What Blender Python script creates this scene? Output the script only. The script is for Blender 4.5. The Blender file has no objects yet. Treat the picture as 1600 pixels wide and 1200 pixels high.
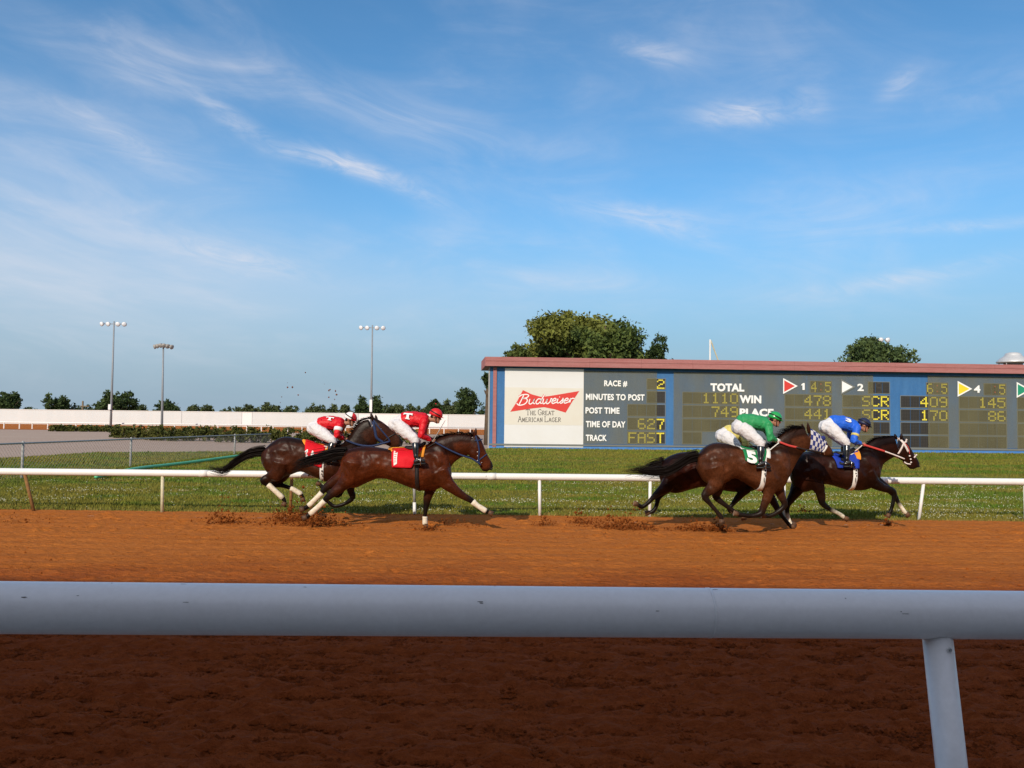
import bpy, bmesh, math, random
import numpy as np
from mathutils import Vector, Matrix
from mathutils.bvhtree import BVHTree
random.seed(7); rng = np.random.default_rng(7)
S = bpy.context.scene
COL = S.collection
R = math.radians

# ------------------------------------------------------------------ camera, sky, sun, exposure
F, CH = 1300.0, 2.05                       # focal length in photo pixels, eye height
PITCH, ROLL = math.atan(55 / F), 0.0119
cam_d = bpy.data.cameras.new('camera'); cam = bpy.data.objects.new('camera', cam_d); COL.objects.link(cam)
cam_d.sensor_fit = 'HORIZONTAL'; cam_d.sensor_width = 36; cam_d.lens = 36 * F / 1600
cam_d.clip_start = 0.05; cam_d.clip_end = 6000
CM = Matrix.Rotation(math.pi / 2 + PITCH, 4, 'X') @ Matrix.Rotation(ROLL, 4, 'Z')
cam.matrix_world = Matrix.Translation((0, 0, CH)) @ CM
S.camera = cam
SUN_EL, SUN_AZ = R(30), R(20)              # the sun stands behind the camera, shadows run away and to the right
to_sun = Vector((-math.sin(SUN_AZ) * math.cos(SUN_EL), -math.cos(SUN_AZ) * math.cos(SUN_EL), math.sin(SUN_EL)))
sd = bpy.data.lights.new('sun', 'SUN'); sd.energy = 4.1; sd.angle = R(0.53); sd.color = (1.0, 0.88, 0.73)
so = bpy.data.objects.new('sun', sd); COL.objects.link(so)
so.rotation_euler = to_sun.to_track_quat('Z', 'Y').to_euler(); so.location = to_sun * 60
W = bpy.data.worlds.new('World'); S.world = W; W.use_nodes = True
S.view_settings.view_transform = 'Standard'; S.view_settings.look = 'None'
S.view_settings.exposure = 0.0; S.view_settings.gamma = 1; S.view_settings.use_curve_mapping = False

def world():
    nt = W.node_tree; N = nt.nodes; L = nt.links; N.clear()
    out = N.new('ShaderNodeOutputWorld'); bg = N.new('ShaderNodeBackground'); bg.inputs[1].default_value = 0.125
    sky = N.new('ShaderNodeTexSky'); sky.sky_type = 'NISHITA'; sky.sun_disc = False
    sky.sun_elevation = SUN_EL; sky.sun_rotation = math.atan2(to_sun.x, to_sun.y)
    sky.air_density = 1.0; sky.dust_density = 0.45; sky.ozone_density = 2.2
    tc = N.new('ShaderNodeTexCoord'); sx = N.new('ShaderNodeSeparateXYZ'); L.new(tc.outputs['Generated'], sx.inputs[0])
    def m(op, a, b=None, c=None):
        n = N.new('ShaderNodeMath'); n.operation = op
        for i, v in enumerate((a, b, c)):
            if v is None: continue
            if isinstance(v, (int, float)): n.inputs[i].default_value = v
            else: L.new(v, n.inputs[i])
        return n.outputs[0]
    X, Y, Z = sx.outputs
    az = m('ARCTAN2', X, Y); el = m('ARCTAN2', Z, m('SQRT', m('ADD', m('MULTIPLY', X, X), m('MULTIPLY', Y, Y))))
    def noise(sa, se, rot, det, rough, dist, off):
        c, s = math.cos(rot), math.sin(rot)
        u = m('MULTIPLY', m('ADD', m('MULTIPLY', az, c), m('MULTIPLY', el, s)), sa)
        v = m('MULTIPLY', m('SUBTRACT', m('MULTIPLY', el, c), m('MULTIPLY', az, s)), se)
        cb = N.new('ShaderNodeCombineXYZ'); L.new(u, cb.inputs[0]); L.new(v, cb.inputs[1]); cb.inputs[2].default_value = off
        n = N.new('ShaderNodeTexNoise'); n.inputs['Scale'].default_value = 1; n.inputs['Detail'].default_value = det
        n.inputs['Roughness'].default_value = rough; n.inputs['Distortion'].default_value = dist
        L.new(cb.outputs[0], n.inputs['Vector']); return n.outputs['Fac']
    def ramp(v, a, b):
        n = N.new('ShaderNodeMapRange'); n.interpolation_type = 'SMOOTHSTEP'
        L.new(v, n.inputs[0]); n.inputs[1].default_value = a; n.inputs[2].default_value = b; return n.outputs[0]
    fine = ramp(noise(5, 17, -0.10, 10, 0.60, 1.6, 3.1), 0.30, 0.80)
    fib = ramp(noise(13, 42, -0.22, 9, 0.64, 2.2, 8.4), 0.27, 0.75)
    soft = m('ADD', 0.35, m('MULTIPLY', noise(3, 7, 0, 3, .5, .5, 5.5), 0.2))
    # thin cirrus veil everywhere, in broad drifting patches
    veil = m('MULTIPLY', ramp(noise(2.0, 5.0, -0.06, 6, 0.58, 1.4, 1.7), 0.36, 0.76), m('ADD', 0.25, m('MULTIPLY', fine, 0.75)))
    # unseen cirrus sheet, added overhead and sunward to brighten and whiten the shade
    sheet = m('ADD', m('MULTIPLY', ramp(el, 0.48, 1.15), 0.30), m('MULTIPLY', ramp(Y, 0.25, -0.7), 0.62))
    tot = m('ADD', m('MULTIPLY', veil, 0.30), m('MULTIPLY', sheet, m('ADD', 0.75, m('MULTIPLY', veil, 0.6))))
    # single wisps: azimuth, elevation, half length, half height (radians), tilt, strength
    def wisp(px, py, w, h, rot, k, tex):
        nonlocal tot
        a0 = math.atan((px - 800) / F); e0 = math.atan((655 + (px - 800) * 0.0119 - py) / F * math.cos(a0))
        c, s = math.cos(rot), math.sin(rot)
        da = m('SUBTRACT', az, a0); de = m('SUBTRACT', el, e0)
        u = m('DIVIDE', m('ADD', m('MULTIPLY', da, c), m('MULTIPLY', de, s)), w / F)
        v = m('DIVIDE', m('SUBTRACT', m('MULTIPLY', de, c), m('MULTIPLY', da, s)), h / F)
        g = m('EXPONENT', m('MULTIPLY', m('ADD', m('MULTIPLY', u, u), m('MULTIPLY', v, v)), -1.0))
        tot = m('ADD', tot, m('MULTIPLY', m('MULTIPLY', g, k * (.66 if tex is fib else .46)), m('ADD', 0.26, m('MULTIPLY', tex, .85))))
    for a in [(548, 256, 78, 13, -0.24, 1.1, fib), (470, 240, 60, 10, -0.1, .5, fib), (650, 300, 70, 14, -0.35, .3, fib), (1158, 173, 62, 16, -0.05, 1.15, fib), (1020, 72, 60, 15, -0.25, .6, fib),
              (1412, 122, 30, 15, 0.6, .5, fib), (1272, 152, 30, 20, -0.9, .4, fib), (1010, 335, 110, 17, -0.12, .6, fib), (1060, 360, 90, 14, -0.4, .35, fib),
              (215, 108, 130, 22, -0.12, .75, fine), (340, 172, 62, 13, -0.45, .6, fib), (70, 178, 130, 24, -0.18, .7, fine), (180, 215, 90, 18, -0.4, .5, fib),
              (350, 398, 110, 22, -0.15, .6, fib), (60, 430, 420, 120, -0.03, .75, soft), (60, 420, 300, 90, -0.03, .30, fine), (20, 270, 260, 70, -0.06, .30, fine), (20, 250, 260, 90, 0.0, .35, soft), (500, 470, 420, 60, 0.0, .40, soft), (1400, 437, 130, 12, 0.14, .55, fib), (1330, 450, 220, 20, 0.05, .3, fine),
              (700, 200, 230, 20, -0.12, .5, fine), (860, 440, 220, 26, 0.0, .45, fine), (90, 30, 220, 24, -0.15, .5, fine), (330, 80, 120, 18, -0.12, .5, fine), (1250, 330, 300, 40, 0.03, .22, fine), (1520, 350, 110, 8, -0.03, .5, fib)]:
        wisp(*a)
    haze = m('MULTIPLY', ramp(el, 0.29, 0.0), 0.92)
    tot = m('MINIMUM', tot, 0.9)
    # slightly richer blue than the physical sky, as a phone camera records it
    hs = N.new('ShaderNodeHueSaturation'); hs.inputs['Saturation'].default_value = 1.0; hs.inputs['Hue'].default_value = 0.497
    tn = N.new('ShaderNodeMixRGB'); tn.blend_type = 'MULTIPLY'; tn.inputs[0].default_value = 1; L.new(sky.outputs[0], tn.inputs[1]); tn.inputs[2].default_value = (.59, .96, 1.17, 1); L.new(tn.outputs[0], hs.inputs['Color'])
    mh = N.new('ShaderNodeMixRGB'); L.new(haze, mh.inputs[0]); L.new(hs.outputs[0], mh.inputs[1]); mh.inputs[2].default_value = (2.3, 3.15, 4.1, 1)
    mc = N.new('ShaderNodeMixRGB'); L.new(tot, mc.inputs[0]); L.new(mh.outputs[0], mc.inputs[1]); mc.inputs[2].default_value = (6.1, 6.15, 6.7, 1)
    L.new(mc.outputs[0], bg.inputs[0]); L.new(bg.outputs[0], out.inputs[0])
world()

# ------------------------------------------------------------------ helpers
RM = CM.to_3x3()
def P(px, py, Y):
    """the point of the place that stands Y metres in front and is seen at that spot of the photograph"""
    d = RM @ Vector(((px - 800) / F, -(py - 600) / F, -1))
    t = Y / d.y
    return Vector((0, 0, CH)) + d * t
def G(px, py, z=0.0):
    d = RM @ Vector(((px - 800) / F, -(py - 600) / F, -1))
    t = (z - CH) / d.z
    return Vector((0, 0, CH)) + d * t

def mat(name, col, rough=0.8, spec=0.3, metal=0, noise=None, bump=None, attr=None, coat=0, rnd=0):
    """noise=(scale, amount 0..1, second colour) ; bump=(scale, strength, distance) ; attr = colour attribute name"""
    m = bpy.data.materials.new(name); m.use_nodes = True
    N = m.node_tree.nodes; L = m.node_tree.links; b = N['Principled BSDF']
    b.inputs['Roughness'].default_value = rough; b.inputs['Metallic'].default_value = metal
    b.inputs['Specular IOR Level'].default_value = spec; b.inputs['Coat Weight'].default_value = coat
    b.inputs['Coat Roughness'].default_value = 0.3
    b.inputs['Base Color'].default_value = (*col, 1)
    tc = N.new('ShaderNodeTexCoord'); src = None
    if attr:
        a = N.new('ShaderNodeVertexColor'); a.layer_name = attr; src = a.outputs[0]
    if noise:
        for k, (sc, am, c2) in enumerate(noise if isinstance(noise, list) else [noise]):
            n = N.new('ShaderNodeTexNoise'); n.inputs['Detail'].default_value = 6; n.inputs['Roughness'].default_value = 0.6
            if isinstance(sc, tuple):
                mp = N.new('ShaderNodeMapping'); mp.inputs['Scale'].default_value = sc; L.new(tc.outputs['Object'], mp.inputs[0]); L.new(mp.outputs[0], n.inputs['Vector']); n.inputs['Scale'].default_value = 1
            else:
                L.new(tc.outputs['Object'], n.inputs['Vector']); n.inputs['Scale'].default_value = sc
            r = N.new('ShaderNodeMapRange'); L.new(n.outputs['Fac'], r.inputs[0]); r.inputs[1].default_value = 0.35; r.inputs[2].default_value = 0.68; r.inputs[4].default_value = am
            mx = N.new('ShaderNodeMixRGB'); L.new(r.outputs[0], mx.inputs[0])
            if src is None: mx.inputs[1].default_value = (*col, 1)
            else: L.new(src, mx.inputs[1])
            mx.inputs[2].default_value = (*c2, 1); src = mx.outputs[0]
    if src is not None: L.new(src, b.inputs['Base Color'])
    if bump:
        last = None
        for (sc, st, di) in (bump if isinstance(bump, list) else [bump]):
            n = N.new('ShaderNodeTexNoise'); n.inputs['Detail'].default_value = 5
            if isinstance(sc, tuple):
                mp = N.new('ShaderNodeMapping'); mp.inputs['Scale'].default_value = sc; L.new(tc.outputs['Object'], mp.inputs[0]); L.new(mp.outputs[0], n.inputs['Vector']); n.inputs['Scale'].default_value = 1
            else:
                L.new(tc.outputs['Object'], n.inputs['Vector']); n.inputs['Scale'].default_value = sc
            bp = N.new('ShaderNodeBump'); bp.inputs['Strength'].default_value = st; bp.inputs['Distance'].default_value = di
            L.new(n.outputs['Fac'], bp.inputs['Height'])
            if last: L.new(last, bp.inputs['Normal'])
            last = bp.outputs[0]
        L.new(last, b.inputs['Normal'])
    return m

def put(name, me, m=None, parent=None, loc=None, label=None, cat=None, group=None, kind=None):
    o = bpy.data.objects.new(name, me); COL.objects.link(o)
    if me is not None and m is not None:
        for mm in (m if isinstance(m, (list, tuple)) else [m]): me.materials.append(mm)
    if parent is not None: o.parent = parent
    if loc is not None: o.location = loc
    for k, v in (('label', label), ('category', cat), ('group', group), ('kind', kind)):
        if v: o[k] = v
    return o
def thing(name, loc, label, cat, group=None):
    return put(name, None, None, None, loc, label, cat, group)
def np_mesh(name, V, Fa, smooth=False, cols=None):
    V = np.asarray(V, np.float32); Fa = np.asarray(Fa, np.int32); k = Fa.shape[1]
    me = bpy.data.meshes.new(name); me.vertices.add(len(V)); me.vertices.foreach_set('co', V.ravel())
    me.loops.add(Fa.size); me.loops.foreach_set('vertex_index', Fa.ravel()); me.polygons.add(len(Fa))
    me.polygons.foreach_set('loop_start', np.arange(0, Fa.size, k, dtype=np.int32))
    me.polygons.foreach_set('use_smooth', np.full(len(Fa), smooth)); me.update(calc_edges=True)
    if cols is not None:
        ca = me.color_attributes.new('col', 'FLOAT_COLOR', 'POINT'); c4 = np.ones((len(V), 4), np.float32); c4[:, :3] = cols
        ca.data.foreach_set('color', c4.ravel())
    return me

class MB:
    """collects closed shapes in world space and links them as one mesh"""
    def __init__(s): s.v = []; s.f = []
    def add(s, vs, fs):
        n = len(s.v); s.v += [tuple(v) for v in vs]; s.f += [tuple(i + n for i in f) for f in fs]; return s
    def box(s, c, d, rz=0):
        cx, cy, cz = c; hx, hy, hz = d[0] / 2, d[1] / 2, d[2] / 2; ca, sa = math.cos(rz), math.sin(rz)
        vs = [(cx + x * ca - y * sa, cy + x * sa + y * ca, cz + z) for z in (-hz, hz) for x, y in ((-hx, -hy), (hx, -hy), (hx, hy), (-hx, hy))]
        return s.add(vs, [(3, 2, 1, 0), (4, 5, 6, 7), (0, 1, 5, 4), (1, 2, 6, 5), (2, 3, 7, 6), (3, 0, 4, 7)])
    def hexa(s, b, t):
        return s.add(list(b) + list(t), [(3, 2, 1, 0), (4, 5, 6, 7), (0, 1, 5, 4), (1, 2, 6, 5), (2, 3, 7, 6), (3, 0, 4, 7)])
    def rings(s, rs):
        n = len(rs[0]); vs = [p for r in rs for p in r]; fs = []
        for i in range(len(rs) - 1):
            for j in range(n): fs.append((i * n + j, i * n + (j + 1) % n, (i + 1) * n + (j + 1) % n, (i + 1) * n + j))
        fs.append(tuple(range(n))[::-1]); fs.append(tuple(range((len(rs) - 1) * n, len(rs) * n)))
        return s.add(vs, fs)
    def tube(s, pts, rad, n=12, lat=1.0, sub=1, cap=True):
        pts = [Vector(p) for p in pts]
        if not isinstance(rad, (list, tuple)): rad = [rad] * len(pts)
        if sub > 1: pts, rad = spline(pts, rad, sub)
        rs = []
        for i, p in enumerate(pts):
            t = (pts[min(i + 1, len(pts) - 1)] - pts[max(i - 1, 0)])
            t = t.normalized() if t.length > 1e-9 else Vector((0, 0, 1))
            a = Vector((0, 1, 0)); a = a - t * a.dot(t)
            if a.length < 0.2: a = Vector((1, 0, 0)); a = a - t * a.dot(t)
            a.normalize(); b = t.cross(a)
            rs.append([p + (a * math.cos(2 * math.pi * k / n) * lat + b * math.sin(2 * math.pi * k / n)) * rad[i] for k in range(n)])
        if cap:   # rounded ends
            t0 = (pts[0] - pts[1]).normalized(); t1 = (pts[-1] - pts[-2]).normalized()
            rs.insert(0, [pts[0] + (q - pts[0]) * 0.55 + t0 * rad[0] * .5 for q in rs[0]]); rs.append([pts[-1] + (q - pts[-1]) * 0.55 + t1 * rad[-1] * .5 for q in rs[-1]])
        return s.rings(rs)
    def ell(s, c, r, n=12, m=8, rot=None):
        c = Vector(c); rs = []
        for i in range(m + 1):
            th = 0.02 + (math.pi - 0.04) * i / m
            ring = []
            for k in range(n):
                a = 2 * math.pi * k / n; q = Vector((r[0] * math.sin(th) * math.cos(a), r[1] * math.sin(th) * math.sin(a), -r[2] * math.cos(th)))
                if rot: q = rot @ q
                ring.append(c + q)
            rs.append(ring)
        return s.rings(rs)
    def mesh(s, name, loc=(0, 0, 0), smooth=False):
        me = bpy.data.meshes.new(name); L = Vector(loc)
        me.from_pydata([tuple(Vector(v) - L) for v in s.v], [], s.f); me.update()
        if smooth: me.polygons.foreach_set('use_smooth', [True] * len(me.polygons))
        return me
    def build(s, name, m, parent=None, smooth=False, bevel=0, **kw):
        loc = kw.pop('loc', None)
        base = Vector(loc) if loc is not None else (wloc(parent) if parent else Vector((0, 0, 0)))
        me = s.mesh(name, base, smooth)
        bm = bmesh.new(); bm.from_mesh(me); bmesh.ops.recalc_face_normals(bm, faces=bm.faces)
        if bevel: bmesh.ops.bevel(bm, geom=[e for e in bm.edges], offset=bevel, segments=2, affect='EDGES', clamp_overlap=True)
        bm.to_mesh(me); bm.free()
        return put(name, me, m, parent, loc, **kw)
def wloc(o):
    v = Vector((0, 0, 0))
    while o is not None: v = v + o.location; o = o.parent
    return v
def spline(pts, rad, sub):
    P_, R_ = [], []; n = len(pts)
    for i in range(n - 1):
        p0, p1, p2, p3 = pts[max(i - 1, 0)], pts[i], pts[i + 1], pts[min(i + 2, n - 1)]
        for k in range(sub):
            t = k / sub; t2, t3 = t * t, t * t * t
            P_.append(0.5 * ((2 * p1) + (p2 - p0) * t + (2 * p0 - 5 * p1 + 4 * p2 - p3) * t2 + (3 * p1 - p0 - 3 * p2 + p3) * t3))
            R_.append(rad[i] * (1 - t) + rad[i + 1] * t)
    P_.append(pts[-1]); R_.append(rad[-1]); return P_, R_
def fuse(mb, name, loc, voxel, smooth_it=4, fac=0.5, flat=False):
    """unites the closed shapes into one continuous smooth skin"""
    me = mb.mesh(name, loc); tmp = bpy.data.objects.new(name, me); COL.objects.link(tmp)
    r = tmp.modifiers.new('r', 'REMESH'); r.mode = 'VOXEL'; r.voxel_size = voxel; r.use_smooth_shade = True
    if smooth_it:
        s = tmp.modifiers.new('s', 'SMOOTH'); s.iterations = smooth_it; s.factor = fac
    dg = bpy.context.evaluated_depsgraph_get(); ev = tmp.evaluated_get(dg)
    out = bpy.data.meshes.new_from_object(ev, depsgraph=dg); out.name = name
    bpy.data.objects.remove(tmp); bpy.data.meshes.remove(me)
    out.polygons.foreach_set('use_smooth', [True] * len(out.polygons))
    return out
def bvh_of(me, loc):
    L = Vector(loc); return BVHTree.FromPolygons([v.co + L for v in me.vertices], [tuple(p.vertices) for p in me.polygons])
def paint(me, cols):
    ca = me.color_attributes.new('col', 'FLOAT_COLOR', 'POINT'); c4 = np.ones((len(me.vertices), 4), np.float32); c4[:, :3] = cols
    ca.data.foreach_set('color', c4.ravel())
def coords(me):
    a = np.empty(len(me.vertices) * 3, np.float32); me.vertices.foreach_get('co', a); return a.reshape(-1, 3)
def vnoise(x, y, seed=0):
    r = np.random.default_rng(seed).random((257, 257)).astype(np.float32); xi = np.floor(x).astype(int); yi = np.floor(y).astype(int)
    fx = x - xi; fy = y - yi; fx = fx * fx * (3 - 2 * fx); fy = fy * fy * (3 - 2 * fy)
    a = r[xi % 256, yi % 256]; b = r[(xi + 1) % 256, yi % 256]; c = r[xi % 256, (yi + 1) % 256]; d = r[(xi + 1) % 256, (yi + 1) % 256]
    return (a * (1 - fx) + b * fx) * (1 - fy) + (c * (1 - fx) + d * fx) * fy
_tc = {}
def text_pts(s, bold=0.0, res=3):
    """2D triangles of a word in the plain built-in font, normalised to a height of 1 above the baseline box"""
    key = (s, bold)
    if key in _tc: return _tc[key]
    cu = bpy.data.curves.new('t', 'FONT'); cu.body = s; cu.size = 1; cu.offset = bold; cu.resolution_u = res; cu.space_character = 1.06 if len(s) > 1 else 1
    o = bpy.data.objects.new('t', cu); COL.objects.link(o); dg = bpy.context.evaluated_depsgraph_get()
    me = bpy.data.meshes.new_from_object(o.evaluated_get(dg), depsgraph=dg)
    V = coords(me).copy(); Fs = [tuple(p.vertices) for p in me.polygons]
    bpy.data.objects.remove(o); bpy.data.meshes.remove(me); bpy.data.curves.remove(cu)
    mn, mx = V.min(0), V.max(0); V = (V - mn) / np.where(mx - mn < 1e-6, 1, mx - mn); _tc[key] = (V[:, :2], Fs); return _tc[key]

# ------------------------------------------------------------------ materials
M = {}
M['dirt'] = mat('raked red dirt', (0.445, 0.150, 0.025), .95, .08, noise=[(0.5, .3, (.36, .112, .017)), ((.12, 3.2, 1), .7, (.60, .235, .062)), ((.16, 8, 1), .4, (.56, .18, .032)), ((.3, 17, 1), .45, (.32, .082, .011)), (34, .5, (.22, .052, .007)), ((5, 15, 5), .6, (.21, .05, .007)), ((14, 40, 14), .45, (.56, .18, .035))],
                bump=[(70, .8, .02), ((10, 22, 10), .8, .03)])
def paint_near_shade(m):
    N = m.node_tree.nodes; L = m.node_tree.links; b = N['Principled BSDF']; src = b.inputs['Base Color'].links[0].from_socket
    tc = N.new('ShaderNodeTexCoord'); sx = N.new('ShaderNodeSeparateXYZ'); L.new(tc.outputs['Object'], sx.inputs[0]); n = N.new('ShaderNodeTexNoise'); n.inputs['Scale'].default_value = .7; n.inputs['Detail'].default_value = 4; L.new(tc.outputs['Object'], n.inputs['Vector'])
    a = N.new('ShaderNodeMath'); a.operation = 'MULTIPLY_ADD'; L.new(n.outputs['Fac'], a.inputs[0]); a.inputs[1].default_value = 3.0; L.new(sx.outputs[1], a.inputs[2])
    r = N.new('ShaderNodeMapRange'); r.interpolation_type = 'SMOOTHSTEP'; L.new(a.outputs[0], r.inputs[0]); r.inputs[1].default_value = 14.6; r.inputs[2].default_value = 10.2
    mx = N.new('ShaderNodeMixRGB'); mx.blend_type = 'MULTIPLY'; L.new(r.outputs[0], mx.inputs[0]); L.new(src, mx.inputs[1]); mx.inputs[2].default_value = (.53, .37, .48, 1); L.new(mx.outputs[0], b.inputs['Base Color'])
paint_near_shade(M['dirt'])   # foreground shade deepened in the dirt colour, towards the near rail
M['clod'] = mat('dirt clods', (0.20, 0.056, 0.010), .95, .1, noise=(40, .6, (.13, .036, .008)))
M['crumb'] = mat('dirt crumbs', (.2, .05, .01), .95, .08, attr='col')
M['gravel'] = mat('pale gravel', (0.39, 0.295, 0.23), .95, .1, noise=[(.15, .5, (.45, .355, .285)), (.02, .4, (.36, .24, .19)), (9, .35, (.30, .22, .18))], bump=(25, .5, .02))
M['turf'] = mat('infield turf', (0.135, 0.135, 0.022), .95, .1, noise=[(.35, .75, (.09, .145, .018)), ((.08, .4, 1), .6, (.20, .16, .04)), (4, .4, (.09, .10, .016)), (24, .4, (.17, .18, .04))], bump=(18, .8, .05))
M['grass'] = mat('grass blades', (.1, .12, .02), .75, .15, attr='col')
M['clover'] = mat('clover heads', (.55, .55, .42), .8, .1)
M['whitepaint'] = mat('white paint', (.78, .78, .76), .45, .4, noise=[(3, .25, (.66, .65, .62)), (25, .12, (.5, .46, .4))], bump=(6, .08, .01))
M['nearpaint'] = mat('weathered white paint', (.93, .88, .86), .34, .5, noise=[((2, 5, 5), .3, (.84, .78, .77)), (55, .16, (.60, .55, .52)), (9, .12, (.62, .56, .50))], bump=[(8, .12, .01), (60, .12, .004)])
M['scuff'] = mat('scuffed paint', (.16, .13, .11), .8, .2)
M['rust'] = mat('rusty post', (.17, .075, .028), .85, .2, noise=(12, .7, (.28, .17, .06)))
M['creampost'] = mat('cream post paint', (.62, .60, .44), .6, .3, noise=[(9, .6, (.5, .42, .22)), (30, .3, (.2, .09, .03))])
M['wall'] = mat('white metal wall', (.57, .60, .61), .6, .3, noise=[((.1, 1, .8), .4, (.54, .55, .53)), ((.5, 1, .05), .25, (.72, .70, .68))])
M['wallb'] = mat('bright metal wall', (.74, .73, .73), .6, .3, noise=((.3, 1, .5), .3, (.80, .78, .74)))
M['galv'] = mat('galvanised steel', (.36, .36, .35), .6, .3, metal=.1, noise=(8, .5, (.26, .26, .26)))
M['steel'] = mat('spun steel', (.62, .62, .61), .4, .5, metal=.35, noise=(3, .4, (.5, .5, .5)))
M['wire'] = mat('fence wire', (.22, .22, .22), .5, .4, metal=.3)
M['hose'] = mat('green plastic pipe', (.10, .46, .22), .45, .4, noise=(6, .4, (.09, .48, .24)))
M['lamp'] = mat('lamp glass', (.75, .76, .78), .15, .8)
M['lampbody'] = mat('lamp housing', (.30, .28, .26), .5, .4)
M['pole'] = mat('pole grey', (.22, .24, .26), .5, .4, noise=(2, .4, (.3, .31, .33)))
M['wood'] = mat('old wood', (.22, .16, .10), .9, .1)
M['pink'] = mat('faded red board', (.39, .15, .14), .8, .2, noise=[((1.5, 1.5, 14), .7, (.27, .085, .08)), ((.4, .4, 5), .5, (.46, .24, .23)), (11, .45, (.31, .11, .10)), ((3, 3, 3), .3, (.34, .16, .15))], bump=((2, 2, 40), .5, .02))
M['blue'] = mat('blue board paint', (.028, .125, .32), .7, .25, noise=[((2, 2, .4), .6, (.07, .20, .42)), (5, .4, (.035, .11, .25)), (22, .3, (.10, .20, .33))], bump=(30, .2, .01))
M['bluebase'] = mat('bright blue skirting', (.06, .20, .55), .6, .3, noise=[((3, 3, 8), .6, (.12, .3, .55)), (9, .4, (.04, .13, .4))])
M['cell'] = mat('black display module', (.022, .020, .018), .5, .4)
M['grid'] = mat('display grid', (.062, .055, .046), .6, .3)
M['frame'] = mat('grey display frame', (.16, .17, .16), .6, .3)
M['disc'] = mat('yellow flip dots', (.78, .66, .06), .5, .3)
M['reddisc'] = mat('red flip dots', (.6, .09, .05), .5, .3)
M['letter'] = mat('white lettering', (.82, .82, .80), .6, .3)
M['panelwhite'] = mat('white vinyl panel', (.69, .69, .685), .45, .4, noise=((.6, 1, .6), .4, (.63, .61, .57)))
M['panelcream'] = mat('cream print', (.67, .64, .565), .45, .4, noise=((.8, 1, .8), .5, (.64, .585, .49)))
M['logored'] = mat('logo red', (.62, .045, .035), .5, .4)
M['ink'] = mat('dark ink', (.06, .05, .045), .6, .3)
M['yellow'] = mat('yellow print', (.75, .60, .03), .5, .3)
M['greenprint'] = mat('green print', (.02, .26, .15), .5, .3)
M['bark'] = mat('bark', (.13, .095, .065), .95, .1, noise=(6, .6, (.07, .05, .035)))
M['leaf'] = mat('leaves', (.06, .09, .02), .7, .2, attr='col')
M['concrete'] = mat('concrete', (.34, .32, .29), .9, .2, noise=(2, .5, (.27, .25, .23)))
M['standwall'] = mat('grandstand cladding', (.32, .30, .28), .8, .2, noise=(.5, .5, (.26, .24, .22)))
M['black'] = mat('black rubber', (.012, .012, .013), .5, .4)
# dusty plastic sheet: half of the light passes, the dust on it is a dull grey brown
def plexi():
    m = bpy.data.materials.new('dusty plastic sheet'); m.use_nodes = True; N = m.node_tree.nodes; L = m.node_tree.links
    out = N['Material Output']; b = N['Principled BSDF']; b.inputs['Roughness'].default_value = .6; b.inputs['Specular IOR Level'].default_value = .12
    t = N.new('ShaderNodeBsdfTransparent'); mx = N.new('ShaderNodeMixShader'); tc = N.new('ShaderNodeTexCoord')
    mp = N.new('ShaderNodeMapping'); mp.inputs['Scale'].default_value = (.9, .9, .35); L.new(tc.outputs['Object'], mp.inputs[0])
    n = N.new('ShaderNodeTexNoise'); n.inputs['Scale'].default_value = 1; n.inputs['Detail'].default_value = 6; L.new(mp.outputs[0], n.inputs['Vector'])
    r = N.new('ShaderNodeMapRange'); L.new(n.outputs['Fac'], r.inputs[0]); r.inputs[1].default_value = .3; r.inputs[2].default_value = .7; r.inputs[3].default_value = .38; r.inputs[4].default_value = .52
    c = N.new('ShaderNodeMixRGB'); L.new(n.outputs['Fac'], c.inputs[0]); c.inputs[1].default_value = (.185, .176, .095, 1); c.inputs[2].default_value = (.225, .20, .105, 1)
    L.new(c.outputs[0], b.inputs['Base Color']); L.new(r.outputs[0], mx.inputs[0]); L.new(t.outputs[0], mx.inputs[1]); L.new(b.outputs[0], mx.inputs[2]); L.new(mx.outputs[0], out.inputs['Surface'])
    return m
M['plexi'] = plexi()

# ------------------------------------------------------------------ ground
def sheet(name, poly, z, m, label):
    me = bpy.data.meshes.new(name); me.from_pydata([(x, y, z) for x, y in poly], [], [tuple(range(len(poly)))]); me.update()
    return put(name, me, m, label=label, kind='structure')
sheet('ground', [(-3000, 17.0), (3000, 17.0), (3000, 4000), (-3000, 4000)], -.012, M['gravel'], 'pale gravel ground stretching to the horizon')
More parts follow.
